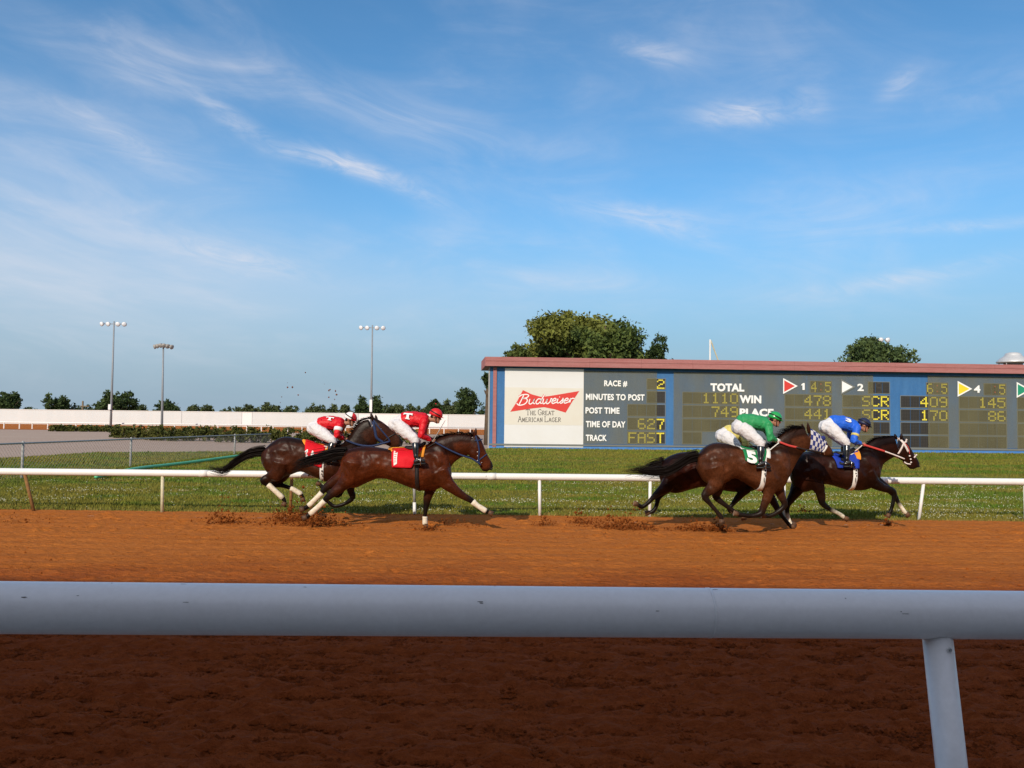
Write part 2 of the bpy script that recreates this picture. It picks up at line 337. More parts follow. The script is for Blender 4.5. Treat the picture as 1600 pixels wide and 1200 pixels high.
# dirt track: one displaced sheet, dense where the photograph looks at it
def track():
    xs = np.concatenate([-np.geomspace(90, 12.2, 24), np.linspace(-12, 12, 760), np.geomspace(12.2, 90, 24)])
    ys = np.concatenate([[2.6, 3.4, 4.1], 4.4 * np.exp(np.linspace(0, math.log(17.75 / 4.4), 470))])
    X, Y = np.meshgrid(xs, ys); 
    nr = np.clip((12 - Y) / 6, 0, 1)
    z = .010 * (vnoise(X * 3.5, Y * 7, 1) - .5) + (.012 + .050 * nr) * (vnoise(X * 5 + 5, Y * 13, 2) - .5) + (.012 + .022 * nr) * (vnoise(X * 17, Y * 34, 3) - .5)
    z += (.010 + .030 * nr) * np.maximum(0, vnoise(X * 11, Y * 24, 9) - .6) / .4                         # clods
    z += .018 * (vnoise(X * .25 + 9, Y * 6.2, 4) - .5) + .008 * np.sin(Y * 11 + 1.4 * vnoise(X * .4, Y * .8, 5))   # harrow lines
    for hx, hy, hr in hoofprints:
        d2 = ((X - hx) ** 2 + (Y - hy) ** 2) / hr ** 2; z -= .03 * np.exp(-d2 * 2) ; z += .018 * np.exp(-(np.sqrt(d2) - 1.5) ** 2 * 5)
    edge = np.clip((Y - 17.2) / .5, 0, 1); z = z * (1 - .5 * edge) + .012 * edge
    V = np.stack([X, Y, z], -1).reshape(-1, 3); nx, ny = len(xs), len(ys)
    i = (np.arange(ny - 1)[:, None] * nx + np.arange(nx - 1)[None]).reshape(-1)
    put('track', np_mesh('track', V, np.stack([i, i + 1, i + nx + 1, i + nx], 1), True), M['dirt'], label='raked red dirt race track', kind='structure')
hoofprints = [(rng.uniform(-11, 11), rng.uniform(14.4, 17.2), rng.uniform(.06, .1)) for _ in range(130)] + [(rng.uniform(-9, 9), rng.uniform(5, 14), rng.uniform(.05, .09)) for _ in range(60)]
track()
def clods():
    f = np.array([(0, 1, 2), (0, 2, 3), (0, 3, 4), (0, 4, 1)]); base = np.array([(0, 0, 1), (1, 0, 0), (0, 1, 0), (-1, 0, 0), (0, -1, 0)], np.float32)
    def crumbs(n, y0, y1, k, s0, smax, lo):
        y = np.sqrt(rng.uniform(y0 ** 2, y1 ** 2, n)); x = rng.uniform(-.72, .72, n) * y; keep = (vnoise(x * 2.2 + 60, y * 6, 71) * .6 + vnoise(x * 9 + 60, y * 20, 72) * .4) > lo
        x, y = x[keep], y[keep]; n = len(x); s = np.minimum(rng.gamma(k, s0, n) + .003, smax)
        V = base[None] * s[:, None, None] * rng.uniform(.5, 1.5, (n, 5, 1)) * np.array([1.5, 1.1, .75]); a = rng.uniform(0, 6.28, n); c, sn = np.cos(a)[:, None], np.sin(a)[:, None]
        V = np.stack([V[..., 0] * c - V[..., 1] * sn, V[..., 0] * sn + V[..., 1] * c, V[..., 2]], -1)
        z = .018 * (vnoise(x * .25 + 9, y * 6.2, 4) - .5); V += np.stack([x, y, z - .002], 1)[:, None]; return V
    V = np.concatenate([crumbs(110000, 4.5, 9.2, 1.3, .0038, .020, .36), crumbs(26000, 8.5, 17.4, 1.3, .0036, .022, .56)]); n = len(V)
    cl = np.array([.30, .078, .011]) * rng.uniform(.62, 1.3, (n, 1)); near_shade = np.clip((13 - V[:, 0, 1]) / 4, 0, 1)[:, None]; cl = cl * (1 - near_shade) + cl * np.array([.54, .42, .54]) * near_shade  # painted shade on the crumbs too: colour darkens towards the near rail
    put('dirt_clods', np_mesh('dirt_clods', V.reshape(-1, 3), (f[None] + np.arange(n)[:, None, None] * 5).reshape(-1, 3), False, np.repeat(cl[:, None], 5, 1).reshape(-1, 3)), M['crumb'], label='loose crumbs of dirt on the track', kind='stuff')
clods()
# raised concrete apron on which the camera and the near rail stand
MB().hexa([(-70, -46, -.5), (70, -46, -.5), (60, 3.0, -.5), (-60, 2.2, -.5)], [(-70, -46, .40), (70, -46, .40), (60, 3.0, .40), (-60, 2.2, .40)]).build('apron', M['concrete'], label='raised concrete spectator apron', kind='structure')
turf_far = [(-90, 40), (-40, 36), (-23.4, 38), (-22.2, 45), (-15, 48.5), (-8, 51), (-1.9, 56), (0, 64), (60, 66), (90, 60)]
sheet('infield_turf', [(-90, 17.68), (90, 17.68)] + turf_far[::-1], .0, M['turf'], 'patchy green infield turf')
sheet('far_track', [(-300, 106), (90, 106), (90, 166), (-300, 166)], .01, M['dirt'], 'far stretch of the dirt track')

def edge_y(x): return 17.66 + .10 * (vnoise(x * 1.1 + 50, x * 0 + 3, 21) - .5) + .05 * (vnoise(x * 5 + 50, x * 0 + 3, 22) - .5)
def grass():
    n = 300000; u = rng.random(n); y = 17.6 * np.exp(u ** 1.1 * math.log(64 / 17.6)); x = rng.uniform(-.68, .68, n) * y
    keep = y > edge_y(x); x, y = x[keep], y[keep]
    far = np.interp(x, [p[0] for p in turf_far], [p[1] for p in turf_far]); k = y < far - .2; x, y = x[k], y[k]; n = len(x)
    tall = vnoise(x * .8, y * .8, 31); h = (.022 + .05 * rng.random(n)) * (.5 + tall) * (1 + .012 * (y - 17)); h *= np.where(y < edge_y(x) + .18, 1.15, 1)
    w = (.007 + .006 * rng.random(n)) * (1 + .05 * (y - 17)); a = rng.uniform(0, math.pi, n); lx = rng.normal(0, .4, n) * h; ly = rng.normal(0, .4, n) * h
    V = np.zeros((n, 3, 3), np.float32); V[:, 0] = np.stack([x - w * np.cos(a), y - w * np.sin(a), 0 * x - .004], 1); V[:, 1] = np.stack([x + w * np.cos(a), y + w * np.sin(a), 0 * x - .004], 1); V[:, 2] = np.stack([x + lx, y + ly, h], 1)
    p = np.clip((vnoise(x * .5, y * 1.2, 33) - .35) * 2.2, 0, 1)[:, None]; q = np.clip((vnoise(x * 2.5, y * 3.5, 34) - .55) * 3, 0, 1)[:, None]; e = np.clip(1 - (y - edge_y(x)) / .5, 0, 1)[:, None] * rng.random((n, 1))
    c = np.array([.172, .160, .024]) * (1 - p) + np.array([.082, .146, .014]) * p; c = c * (1 - .6 * q) + np.array([.23, .18, .04]) * .6 * q; c = c * (1 - e * .7) + np.array([.34, .22, .08]) * e * .7
    c *= rng.uniform(.7, 1.3, (n, 1)); cols = np.repeat(c[:, None], 3, 1).reshape(-1, 3)
    put('grass', np_mesh('grass', V.reshape(-1, 3), np.arange(n * 3).reshape(-1, 3), False, cols), M['grass'], label='short grass blades on the infield', kind='stuff')
    # white clover heads in drifts
    n = 26000; u = rng.random(n); y = 17.9 * np.exp(u * math.log(30 / 17.9)); x = rng.uniform(-.66, .66, n) * y
    d = vnoise(x * .55 + 7, y * 1.7, 41) * .6 + vnoise(x * 2.2, y * 3, 42) * .4 + np.where(x > 0, .05, -.03) + np.where(y > 24, -.1, 0); k = d > rng.uniform(.52, .85, n); x, y = x[k], y[k]; n = len(x)
    s = rng.uniform(.006, .014, n)[:, None, None] * (1 + .03 * (y[:, None, None] - 18)); base = np.array([(0, 0, 1), (1, 0, 0), (0, 1, 0), (-1, 0, 0), (0, -1, 0)], np.float32)
    V = base[None] * s + np.stack([x, y, rng.uniform(.03, .075, n)], 1)[:, None]; f = np.array([(0, 1, 2), (0, 2, 3), (0, 3, 4), (0, 4, 1)])
    put('clover_flowers', np_mesh('clover_flowers', V.reshape(-1, 3), (f[None] + np.arange(n)[:, None, None] * 5).reshape(-1, 3)), M['clover'], label='small white clover heads scattered in the grass', kind='stuff')
grass()

# ------------------------------------------------------------------ grandstand behind the camera (throws the shade over the near track)
def grandstand():
    L = (SUN_AZ, SUN_EL); yf = -9.0; H = (10.3 - yf) / math.cos(SUN_AZ) * math.tan(SUN_EL)
    t = thing('grandstand', (0, -28, .4), 'long roofed grandstand behind the spectator apron, shading the near half of the track', 'grandstand')
    MB().hexa([(-70, -44, H + .5), (70, -44, H + .5), (70, yf, H - .35), (-70, yf, H - .35)], [(-70, -44, H + 1.0), (70, -44, H + 1.0), (70, yf, H), (-70, yf, H)]).build('roof', M['standwall'], t)
    MB().box((0, -43, H / 2 + .6), (136, .4, H)).build('rear_wall', M['standwall'], t)
    for k in range(7): MB().box((0, -14 - k * 3.2, .4 + (k + 1) * .275), (130, 3.19, (k + 1) * .55)).build('terrace_step', M['concrete'], t)
    for k in range(12): MB().tube([(-66 + k * 12, -12.5, .4), (-66 + k * 12, -12.5, H - .24)], .14, 10, cap=False).build('column', M['pole'], t)
grandstand()

# ------------------------------------------------------------------ near rail
def near_rail():
    a = P(0, 949, 2.47); b = P(1600, 961, 2.69); d = (b - a) / (b.x - a.x)
    t = thing('near_rail', (0, 2.55, .40), 'thick pale grey tubular rail in the foreground shade, closest to the camera', 'rail')
    r = .0752
    mb = MB(); mb.tube([a + d * (k - a.x) for k in (-14, -9, -5)] + [a + d * (k / 10 - a.x) for k in range(-40, 41, 4)] + [a + d * (k - a.x) for k in (5, 9, 14)], r, 48, cap=False)
    mb.build('rail_tube', M['nearpaint'], t, True)
    V, Fs = [], []; g = np.random.default_rng(12)
    for k in range(90):   # scuffs and chips in the paint
        x = g.uniform(-3, 3.2); c = a + d * (x - a.x); th = g.uniform(.15, 2.6); l = g.gamma(1.3, .004) + .002; w = g.uniform(.0006, .002); n0 = len(V); m_ = g.integers(5, 8)
        for q in range(m_): fi = 2 * math.pi * q / m_; u = l * math.cos(fi) * g.uniform(.6, 1.3); v = w * math.sin(fi) * g.uniform(.6, 1.4) / r; V.append(c + Vector((u, -math.cos(th + v) * (r + .0006), math.sin(th + v) * (r + .0006))))
        Fs.append(tuple(range(n0, n0 + m_)))
    mb = MB(); mb.add(V, Fs); o = mb.build('paint_scuffs', M['scuff'], t); o['kind'] = 'stuff'
    c = a + d * (.62 - a.x); mb = MB(); mb.tube([c - d * .004, c + d * .004], r + .0012, 48, cap=False); mb.build('weld_seam', M['nearpaint'], t, True)
    def post(px0, px1, vis=True):
        top = P(px0, 985, a.y + (b.y - a.y) * px0 / 1600); bot = P(px1, 1200, top.y - .115); dr = (bot - top); bot = top + dr * ((.402 - top.z) / dr.z)
        m = MB(); m.tube([top, top.lerp(bot, .5), bot], .0445, 28, cap=False); m.build('post', M['nearpaint'], t, True)
        # bolt with washer on the face towards the camera
        c = top + dr * .125 + Vector((.0095, -.0445, .004)); n = Vector((.15, -1, 0)).normalized()
        m = MB(); m.tube([c, c + n * .004], .008, 14, cap=False); m.build('washer', M['nearpaint'], t); m = MB(); m.tube([c + n * .003, c + n * .010], .0045, 6, cap=False); m.build('bolt', M['galv'], t)
        m = MB(); m.tube([top + Vector((0, 0, .028)), top + Vector((0, 0, .004)) + dr * .02], [.0455, .0475], 28, cap=False); m.build('collar', M['nearpaint'], t, True)
    post(1463.5, 1487)
    for k in (-1, -2, 1, 2, 3):
        top = a + d * ((a + (b - a) * .915).x + k * 3.7 - a.x) - Vector((0, 0, .05)); m = MB(); m.tube([top, (top.x, top.y - .5, .40)], .0445, 20, cap=False); m.build('post', M['nearpaint'], t, True)
near_rail()

# ------------------------------------------------------------------ far rail
def far_rail():
    t = thing('inner_rail', (0, 17.75, 0), 'long white tubular rail between the dirt track and the grass infield', 'rail')
    a = P(0, 736.7, 17.62); b = P(1600, 753, 17.95); d = (b - a) / (b.x - a.x)
    pts = [a + d * (x - a.x) for x in np.arange(-46, 46.1, 2)]
    joints = np.arange(-44, 45, 6.1)
    MB().tube(pts, .072, 20, cap=False).build('rail_tube', M['whitepaint'], t, True)
    for x in joints:
        c = a + d * (x + .9 - a.x); MB().tube([c - d * .09, c + d * .09], .0755, 20, cap=False).build('sleeve', M['whitepaint'], t, True)
    posts = [(38.5, 47, 'rust', 800), (254, 254, 'creampost', 800.5), (456, 455, 'rust', 802), (647, 649, 'half', 803.5), (843, 843, 'whitepaint', 805), (1016, 1013, 'whitepaint', 807), (1225, 1222, 'whitepaint', 809), (1443, 1434.5, 'whitepaint', 812.5)]
    for x0, x1, m, yb in posts:
        Y = a.y + (b.y - a.y) * x0 / 1600; top = P(x0, 0, Y); top = a + d * (P(x0, 745, Y).x - a.x) - Vector((0, 0, .05)); bot = G(x1, yb, 0); bot.z = -.05; bot.y = top.y - .04
        if m == 'half':
            mid = top.lerp(bot, .62); MB().tube([top, mid], .028, 12, cap=False).build('post', M['galv'], t, True); MB().tube([mid, bot], .034, 12, cap=False).build('post_sleeve', M['whitepaint'], t, True)
        else: MB().tube([top, bot], .034, 12, cap=False).build('post', M[m], t, True)
    for k in list(range(-10, -4)) + list(range(5, 11)):
        x = k * 2.55 + (-.3 if k < 0 else -1.7)
        if -11.2 < x < 11: continue
        top = a + d * (x - a.x) - Vector((0, 0, .05)); MB().tube([top, (x, top.y, -.05)], .034, 12, cap=False).build('post', M['whitepaint' if k % 3 else 'creampost'], t, True)
far_rail()

# ------------------------------------------------------------------ chain link fence, green pipe
def chain_fence():
    t = thing('chain_link_fence', (-15, 35, 0), 'low grey chain link fence crossing the grass at the left', 'fence')
    tops = [P(-120, 698, 21.5), P(36, 692.5, 26.4), P(205, 686, 33.0), P(367, 680, 44.5), P(423, 677.8, 49)]
    MB().tube(tops, .030, 8, cap=False).build('top_rail', M['galv'], t, True)
    for p in tops[:-1]: MB().tube([p + Vector((0, 0, .05)), (p.x, p.y, -.1)], .042, 10).build('post', M['galv'], t, True)
    V, Fa = [], []
    def wire(p, q, w=.0035):
        d = (q - p).normalized(); s = d.cross(Vector((0, 1, 0))).normalized() * w; i = len(V); V.extend([p - s, p + s, q + s, q - s]); Fa.append((i, i + 1, i + 2, i + 3))
    for a, b in zip(tops[:-1], tops[1:]):
        L = (b - a).length; n = int(L / .17); 
        for k in range(-7, n):
            for sgn in (1, -1):
                u0, u1 = (k, k + 7) if sgn > 0 else (k + 7, k)
                c0, c1 = max(0, min(n, u0)), max(0, min(n, u1))
                if c0 == c1: continue
                f0, f1 = (c0 - u0) / (u1 - u0), (c1 - u0) / (u1 - u0)
                def pt(u, f): p = a.lerp(b, u / n); return Vector((p.x, p.y, .04 + (p.z - .06) * f))
                wire(pt(c0, f0), pt(c1, f1))
    o = put('wire_mesh', np_mesh('wire_mesh', [tuple(v - Vector((-15, 35, 0))) for v in V], Fa), M['wire'], t); o['kind'] = 'stuff'
    pts = [G(150, 750), G(215, 737), G(260, 730), G(310, 724), G(380, 715), G(436, 708)]
    pts = [Vector((p.x, p.y, .10 + .02 * math.sin(i * 2))) for i, p in enumerate(pts)]
    MB().tube(pts, [.062] * 6, 10, sub=4).build('irrigation_pipe', M['hose'], None, True, loc=pts[2], label='bright green plastic pipe lying on the infield grass by the chain link fence', cat='pipe')
chain_fence()

# ------------------------------------------------------------------ white far wall, far rail of the back stretch
def far_wall():
    Y = 161; z1 = 2.72
    t = thing('boundary_wall', (-50, Y, 0), 'long white metal wall along the far side of the race track', 'wall')
    xs = [(-900, 284, 'wall'), (284, 378, 'wall'), (378, 394, 'wallb'), (394, 560, 'wall'), (560, 700, 'wallb'), (700, 900, 'wall')]
    for a, b, m in xs:
        x0, x1 = P(a, 650, Y).x + .03, P(b, 650, Y).x - .03
        MB().box(((x0 + x1) / 2, Y + .15, z1 / 2 + .02), (x1 - x0, .3, z1)).build('wall_panel', M[m], t)
        MB().box(((x0 + x1) / 2, Y + .15, z1 + .07), (x1 - x0, .42, .1)).build('coping', M['whitepaint'], t)
    t = thing('back_stretch_rail', (-50, 110, 0), 'thin white rail in front of the far dirt stretch', 'rail')
    zz = .86; x0, x1 = P(-500, 660, 110).x, P(820, 660, 110).x
    MB().tube([(x0, 110, zz), (x1, 110, zz)], .10, 8, cap=False).build('rail_tube', M['whitepaint'], t, True)
    for px in [4, 27, 50, 73, 96] + list(range(119, 760, 22)): p = P(px + .6 * (px % 7), 660, 110); MB().tube([(p.x, 110, zz - .04), (p.x, 110, 0)], .075, 6, cap=False).build('post', M['whitepaint'], t)
far_wall()

# ------------------------------------------------------------------ flood light poles
def flood_pole(name, px_t, py_t, px_b, Y, arm, lamps, label, box=None, ring=False, group='flood light poles'):
    top = P(px_t, py_t, Y); bx = P(px_b, 665, Y).x; r0 = .16
    t = thing(name, (bx, Y, 0), label, 'light pole', group)
    MB().tube([(bx, Y, 0), (bx * .5 + top.x * .5, Y, top.z / 2), (top.x, Y, top.z)], [r0, r0 * .8, r0 * .55], 10, cap=False).build('pole', M['pole'], t, True)
    if ring:
        MB().tube([(top.x - arm * .6, Y, top.z - .12), (top.x + arm * .6, Y, top.z - .12)], .10, 8).build('cross_arm', M['lampbody'], t)
    else: MB().tube([(top.x - arm, Y, top.z - .35), (top.x + arm, Y, top.z - .35)], .045, 8).build('cross_arm', M['pole'], t)
    for u in lamps:
        c = Vector((top.x + u * arm, Y - .15, top.z - .35)) if not ring else Vector((top.x + u * arm, Y - .3 * math.cos(u * 1.5), top.z - .1 - .22 * abs(u)))
        ax = Vector((u * .5, -1, -.35)).normalized() if not ring else Vector((u * 1.2, -.55, -.5)).normalized()
        b = MB(); b.tube([c - ax * .22, c, c + ax * .2], [.10, .24, .31], 14, cap=False); h = b.build('floodlight', M['lampbody'] if ring else M['steel'], t, True)
        g = MB(); g.ell(c + ax * .2, (.29, .29, .08), 14, 5, ax.to_track_quat('Z', 'Y').to_matrix()); g.build('lens', M['lamp'] if not ring else M['lampbody'], h, True)
    if box:
        p = P(box[0], box[1], Y); MB().box((p.x, Y - .25, p.z), (.32, .25, box[2])).build('switch_box', M['whitepaint'], t)
flood_pole('flood_light_pole', 178.3, 502, 173, 108, 1.45, (-.97, -.42, .42, .97), 'tall slim pole with four white floodlights, leftmost of the light poles', (173, 636, .7))
flood_pole('flood_light_pole', 255.3, 537.5, 253, 104, .95, (-1, -.6, -.2, .2, .6, 1), 'shorter dark pole with a tight cluster of brownish lamps', ring=True)
flood_pole('flood_light_pole', 582, 508, 579.6, 110, 1.45, (-.97, -.42, .42, .97), 'tall pole with four floodlights rising behind the ears of the trailing horse', (580, 634, 1.6))
flood_pole('flood_light_pole', 1368, 526, 1366, 92, 1.2, (-.98, -.45, .35, .98), 'floodlight pole whose four lamps peek over the tree behind the scoreboard', group=None)
def utility_pole(px, y0, Y):
    p = P(px, y0, Y); t = thing('utility_pole', (p.x, Y, 0), 'small wooden utility pole with a cross arm beyond the white wall at the left', 'pole')
    MB().tube([(p.x, Y, 0), (p.x, Y, p.z)], .2, 8).build('pole', M['wood'], t); MB().box((p.x, Y - .2, p.z - 1.1), (3, .15, .2)).build('cross_arm', M['wood'], t)
utility_pole(129.5, 627, 190)

# ------------------------------------------------------------------ trees and shrubs
def leaf_mesh(name, c, rad, nclump, per, leaf, cols, seed, flat=.0, top=None, lump=.32, loc=(0, 0, 0), shape=None):
    """thousands of leaf-sized faces in clumps that fill the crown's volume"""
    g = np.random.default_rng(seed); lobes = [(np.zeros(3), 1.0)] + [(g.normal(0, .36, 3) * np.array([1, 1, .6]), g.uniform(.34, .56)) for _ in range(14)]
    if shape: lobes = [(np.array([x, g.normal(0, .25), z]), r) for x, z, r in shape]
    pts = []
    while len(pts) < nclump:
        k = g.integers(len(lobes)); q = g.normal(size=3); q /= np.linalg.norm(q); r = g.random() ** .28
        p = lobes[k][0] + q * r * lobes[k][1] * (.8 if k == 0 and not shape else 1)
        if p[2] < (-.85 if not shape else -1.0): continue
        pts.append(p)
    C = np.array(pts); C = (C - (C.min(0) + C.max(0)) / 2) / ((C.max(0) - C.min(0)) / 2) * np.array(rad) + np.array(c); n = nclump * per
    cc = np.repeat(C, per, 0) + g.normal(0, 1, (n, 3)) * lump * (np.array(rad).mean() ** .5) * np.array([.36, .36, .28])
    u = g.normal(size=(n, 3)); u /= np.linalg.norm(u, axis=1)[:, None]; v = np.cross(u, g.normal(size=(n, 3))); v /= np.linalg.norm(v, axis=1)[:, None]
    s = leaf * g.uniform(.55, 1.35, (n, 1)); V = np.stack([cc - u * s, cc - v * s * .45, cc + u * s, cc + v * s * .45], 1)
    tint = np.repeat(g.random(nclump), per); base = np.array(cols[0]) * (1 - tint[:, None]) + np.array(cols[1]) * tint[:, None]
    if top is not None:
        rel = (cc - np.array(c)) / np.array(rad); k = np.clip((rel[:, 2] * 1.2 - rel[:, 0] * .5 + vnoise(cc[:, 0] * .5 + 40, cc[:, 2] * .5 + 40, 5) * 1.3 - .95) * 2, 0, 1)[:, None]; base = base * (1 - k) + np.array(top) * k
    base = base * g.uniform(.7, 1.3, (n, 1)); keep = (cc[:, 2] > .05)
    V = V[keep] - np.array(loc); base = base[keep]; n = len(V)
    return np_mesh(name, V.reshape(-1, 3), np.arange(n * 4).reshape(-1, 4), False, np.repeat(base[:, None], 4, 1).reshape(-1, 3))
def tree(px, py_top, Y, halfw_px, label, cols, seed, dens=1.0, leaf=.2, top=None, squash=1.0, group=None, base_z=None, lump=.32, shape=None):
    k = Y / F; top_p = P(px, py_top, Y); hw = halfw_px * k; H = top_p.z; x = top_p.x
    zc0 = (.25 * H if base_z is None else base_z); rz = (H - zc0) / 2; c = (x, Y, zc0 + rz)
    t = thing('tree', (x, Y, 0), label, 'tree', group)
    b = MB(); b.tube([(x, Y, -.1), (x + .1 * hw, Y, zc0), (x, Y, c[2] + rz * .5)], [.045 * H + .06, .032 * H + .04, .01 * H + .02], 9, sub=2, cap=False); g = random.Random(seed)
    for i in range(9):
        a = i * 2.4 + g.random(); z0 = zc0 * .8 + g.random() * rz; e = Vector((x + math.cos(a) * hw * .75, Y + math.sin(a) * hw * .75, z0 + rz * g.uniform(.4, .9))); s = Vector((x + .04 * hw, Y, z0))
        m = s.lerp(e, .5) + Vector((g.uniform(-.1, .1) * hw, 0, -.1 * rz)); b.tube([s, m, e], [.016 * H + .02, .010 * H + .012, .004 * H], 6, sub=2, cap=False)
    b.build('trunk', M['bark'], t, True)
    me = leaf_mesh('crown', c, (hw * .86, hw * .8, rz * .92 * squash), int(170 * dens), 22, leaf, cols, seed, top=top, loc=(x, Y, 0), lump=lump, shape=shape)
    put('crown', me, M['leaf'], t); return t
DK = ((.022, .042, .012), (.05, .075, .02)); MID = ((.035, .06, .016), (.075, .10, .028)); 
tree(915, 481, 78, 120, 'large bushy tree with yellowing top leaves rising behind the scoreboard roof', ((.04, .068, .016), (.095, .125, .026)), 3, 11.0, .22, top=(.135, .145, .026), base_z=3.2, lump=.42, shape=[(-.72, .05, .34), (-.58, .5, .34), (-.18, .62, .40), (.2, .6, .36), (.55, .42, .34), (.72, .0, .34), (0, 0, .6), (-.4, -.2, .5), (.45, -.2, .5), (-.86, -.6, .25), (.9, -.5, .26), (-.3, .3, .45), (.3, .25, .45)])
tree(810, 538, 74, 24, 'small leafy bush peeping over the left end of the scoreboard roof', ((.05, .075, .015), (.11, .13, .03)), 4, 1.6, .16, base_z=5.2)
tree(1022, 522, 80, 30, 'rounded dark tree touching the right flank of the large yellowing tree', DK, 14, 1.5, .18, base_z=4)
tree(1371, 522, 84, 82, 'green tree with lamp heads showing at its top, behind the right half of the scoreboard', ((.035, .06, .02), (.085, .12, .035)), 5, 5.0, .2, base_z=3.6, shape=[(-.7, .1, .34), (-.35, .5, .4), (.05, .6, .38), (.4, .35, .38), (.72, -.1, .32), (0, 0, .6), (-.6, -.4, .4), (.5, -.4, .45), (.9, -.5, .2), (-.9, -.1, .18)])
tree(763, 584, 66, 9, 'narrow dark tree sprig hanging beside the left wall of the scoreboard', DK, 6, .45, .15, base_z=4.4)
far = [(12, 612, 27, 'dark round tree at the left edge of the picture beyond the white wall'), (96, 616, 23, 'dark dome shaped tree left of the first light pole'),
       (181, 611, 31, 'largest dark tree of the far row, right behind the tallest light pole'), (264, 625, 22, 'dark spiky tree behind the short lamp cluster pole')]
for i, (px, py, w, lb) in enumerate(far): tree(px, py, 185, w, lb, DK, 20 + i, 1.5, .36, base_z=.5, lump=.42)
low = [(45, 637, 14), (140, 632, 22), (215, 633, 16), (305, 633, 12), (322, 634, 16), (352, 637, 10), (385, 633, 17), (412, 630, 16), (432, 634, 14), (455, 634, 12), (489, 631, 14), (506, 634, 14), (524, 632, 14), (545, 633, 12), (600, 634, 14), (620, 633, 13), (640, 632, 14), (662, 636, 12), (700, 625, 14), (717, 628, 12)]
ORD = ['first', 'second', 'third', 'fourth', 'fifth', 'sixth', 'seventh', 'eighth', 'ninth', 'tenth', 'eleventh', 'twelfth', 'thirteenth', 'fourteenth', 'fifteenth', 'sixteenth', 'seventeenth', 'eighteenth', 'nineteenth', 'twentieth']
for i, (px, py, w) in enumerate(low): tree(px, py, 205, w, 'low green tree beyond the white wall, %s from the left in the distant row' % ORD[i], ((.04, .06, .022), (.075, .095, .034)), 40 + i, .7, .36, group='low trees in the distant row', base_z=.3, lump=.5)
for px, py, w, lb in [(566, 618, 11, 'upright tree just left of the light pole above the red cap jockeys'), (587, 618, 11, 'upright tree just right of the light pole, twin of its neighbour'), (680, 624, 15, 'medium dark tree behind the leading red jockey'), (736, 606, 24, 'tall jagged dark tree standing left of the scoreboard')]:
    tree(px, py, 195, w, lb, DK, int(px), 1.3, .34, base_z=.5, lump=.45)
def shrub(px, py_top, py_bot, w, seed, label, group):
    p = G(px, py_bot); k = p.y / F; H = (py_bot - py_top) * k; hw = w * k
    t = thing('shrub', (p.x, p.y, 0), label, 'shrub', group)
    MB().tube([(p.x, p.y, -.05), (p.x, p.y, H * .6)], [.05, .02], 6).build('stem', M['bark'], t)
    put('foliage', leaf_mesh('foliage', (p.x, p.y, H * .46), (hw, hw * .7, H * .5), 60, 18, .13, ((.04, .055, .012), (.10, .10, .02)), seed, loc=(p.x, p.y, 0), lump=.3), M['leaf'], t)
for i, px in enumerate(range(88, 180, 13)): shrub(px, 664.5 + i * .1, 674 + i * .1, 9, 100 + i, 'small dark shrub in the thin far row near the first light pole, ' + ORD[i], 'thin far row of shrubs')
for i, px in enumerate([188, 206, 224, 242]): shrub(px, 665.5, 684 + i, 14, 120 + i, 'dark shrub at the near left end of the hedge, ' + ORD[i], 'shrubs at the near end of the hedge')
for i, px in enumerate([246, 268, 290, 312, 334]): shrub(px, 667.5, 688 + (i % 2), 17, 130 + i, 'broad dark shrub in the middle of the hedge before the gravel, ' + ORD[i], 'shrubs in the middle of the hedge')
for i, px in enumerate([356, 378, 400, 424, 448, 474, 500, 524]): shrub(px, 667.5 + i * .2, 691 + i * .3, 18, 140 + i, 'broad shrub of the hedge above the back of the trailing horse, ' + ORD[i], 'shrubs behind the trailing horse')
for i, px in enumerate([560, 600, 640]): shrub(px, 672, 694, 18, 160 + i, 'shrub of the hedge seen between the two red jockeys, ' + ORD[i], 'shrubs between the red jockeys')

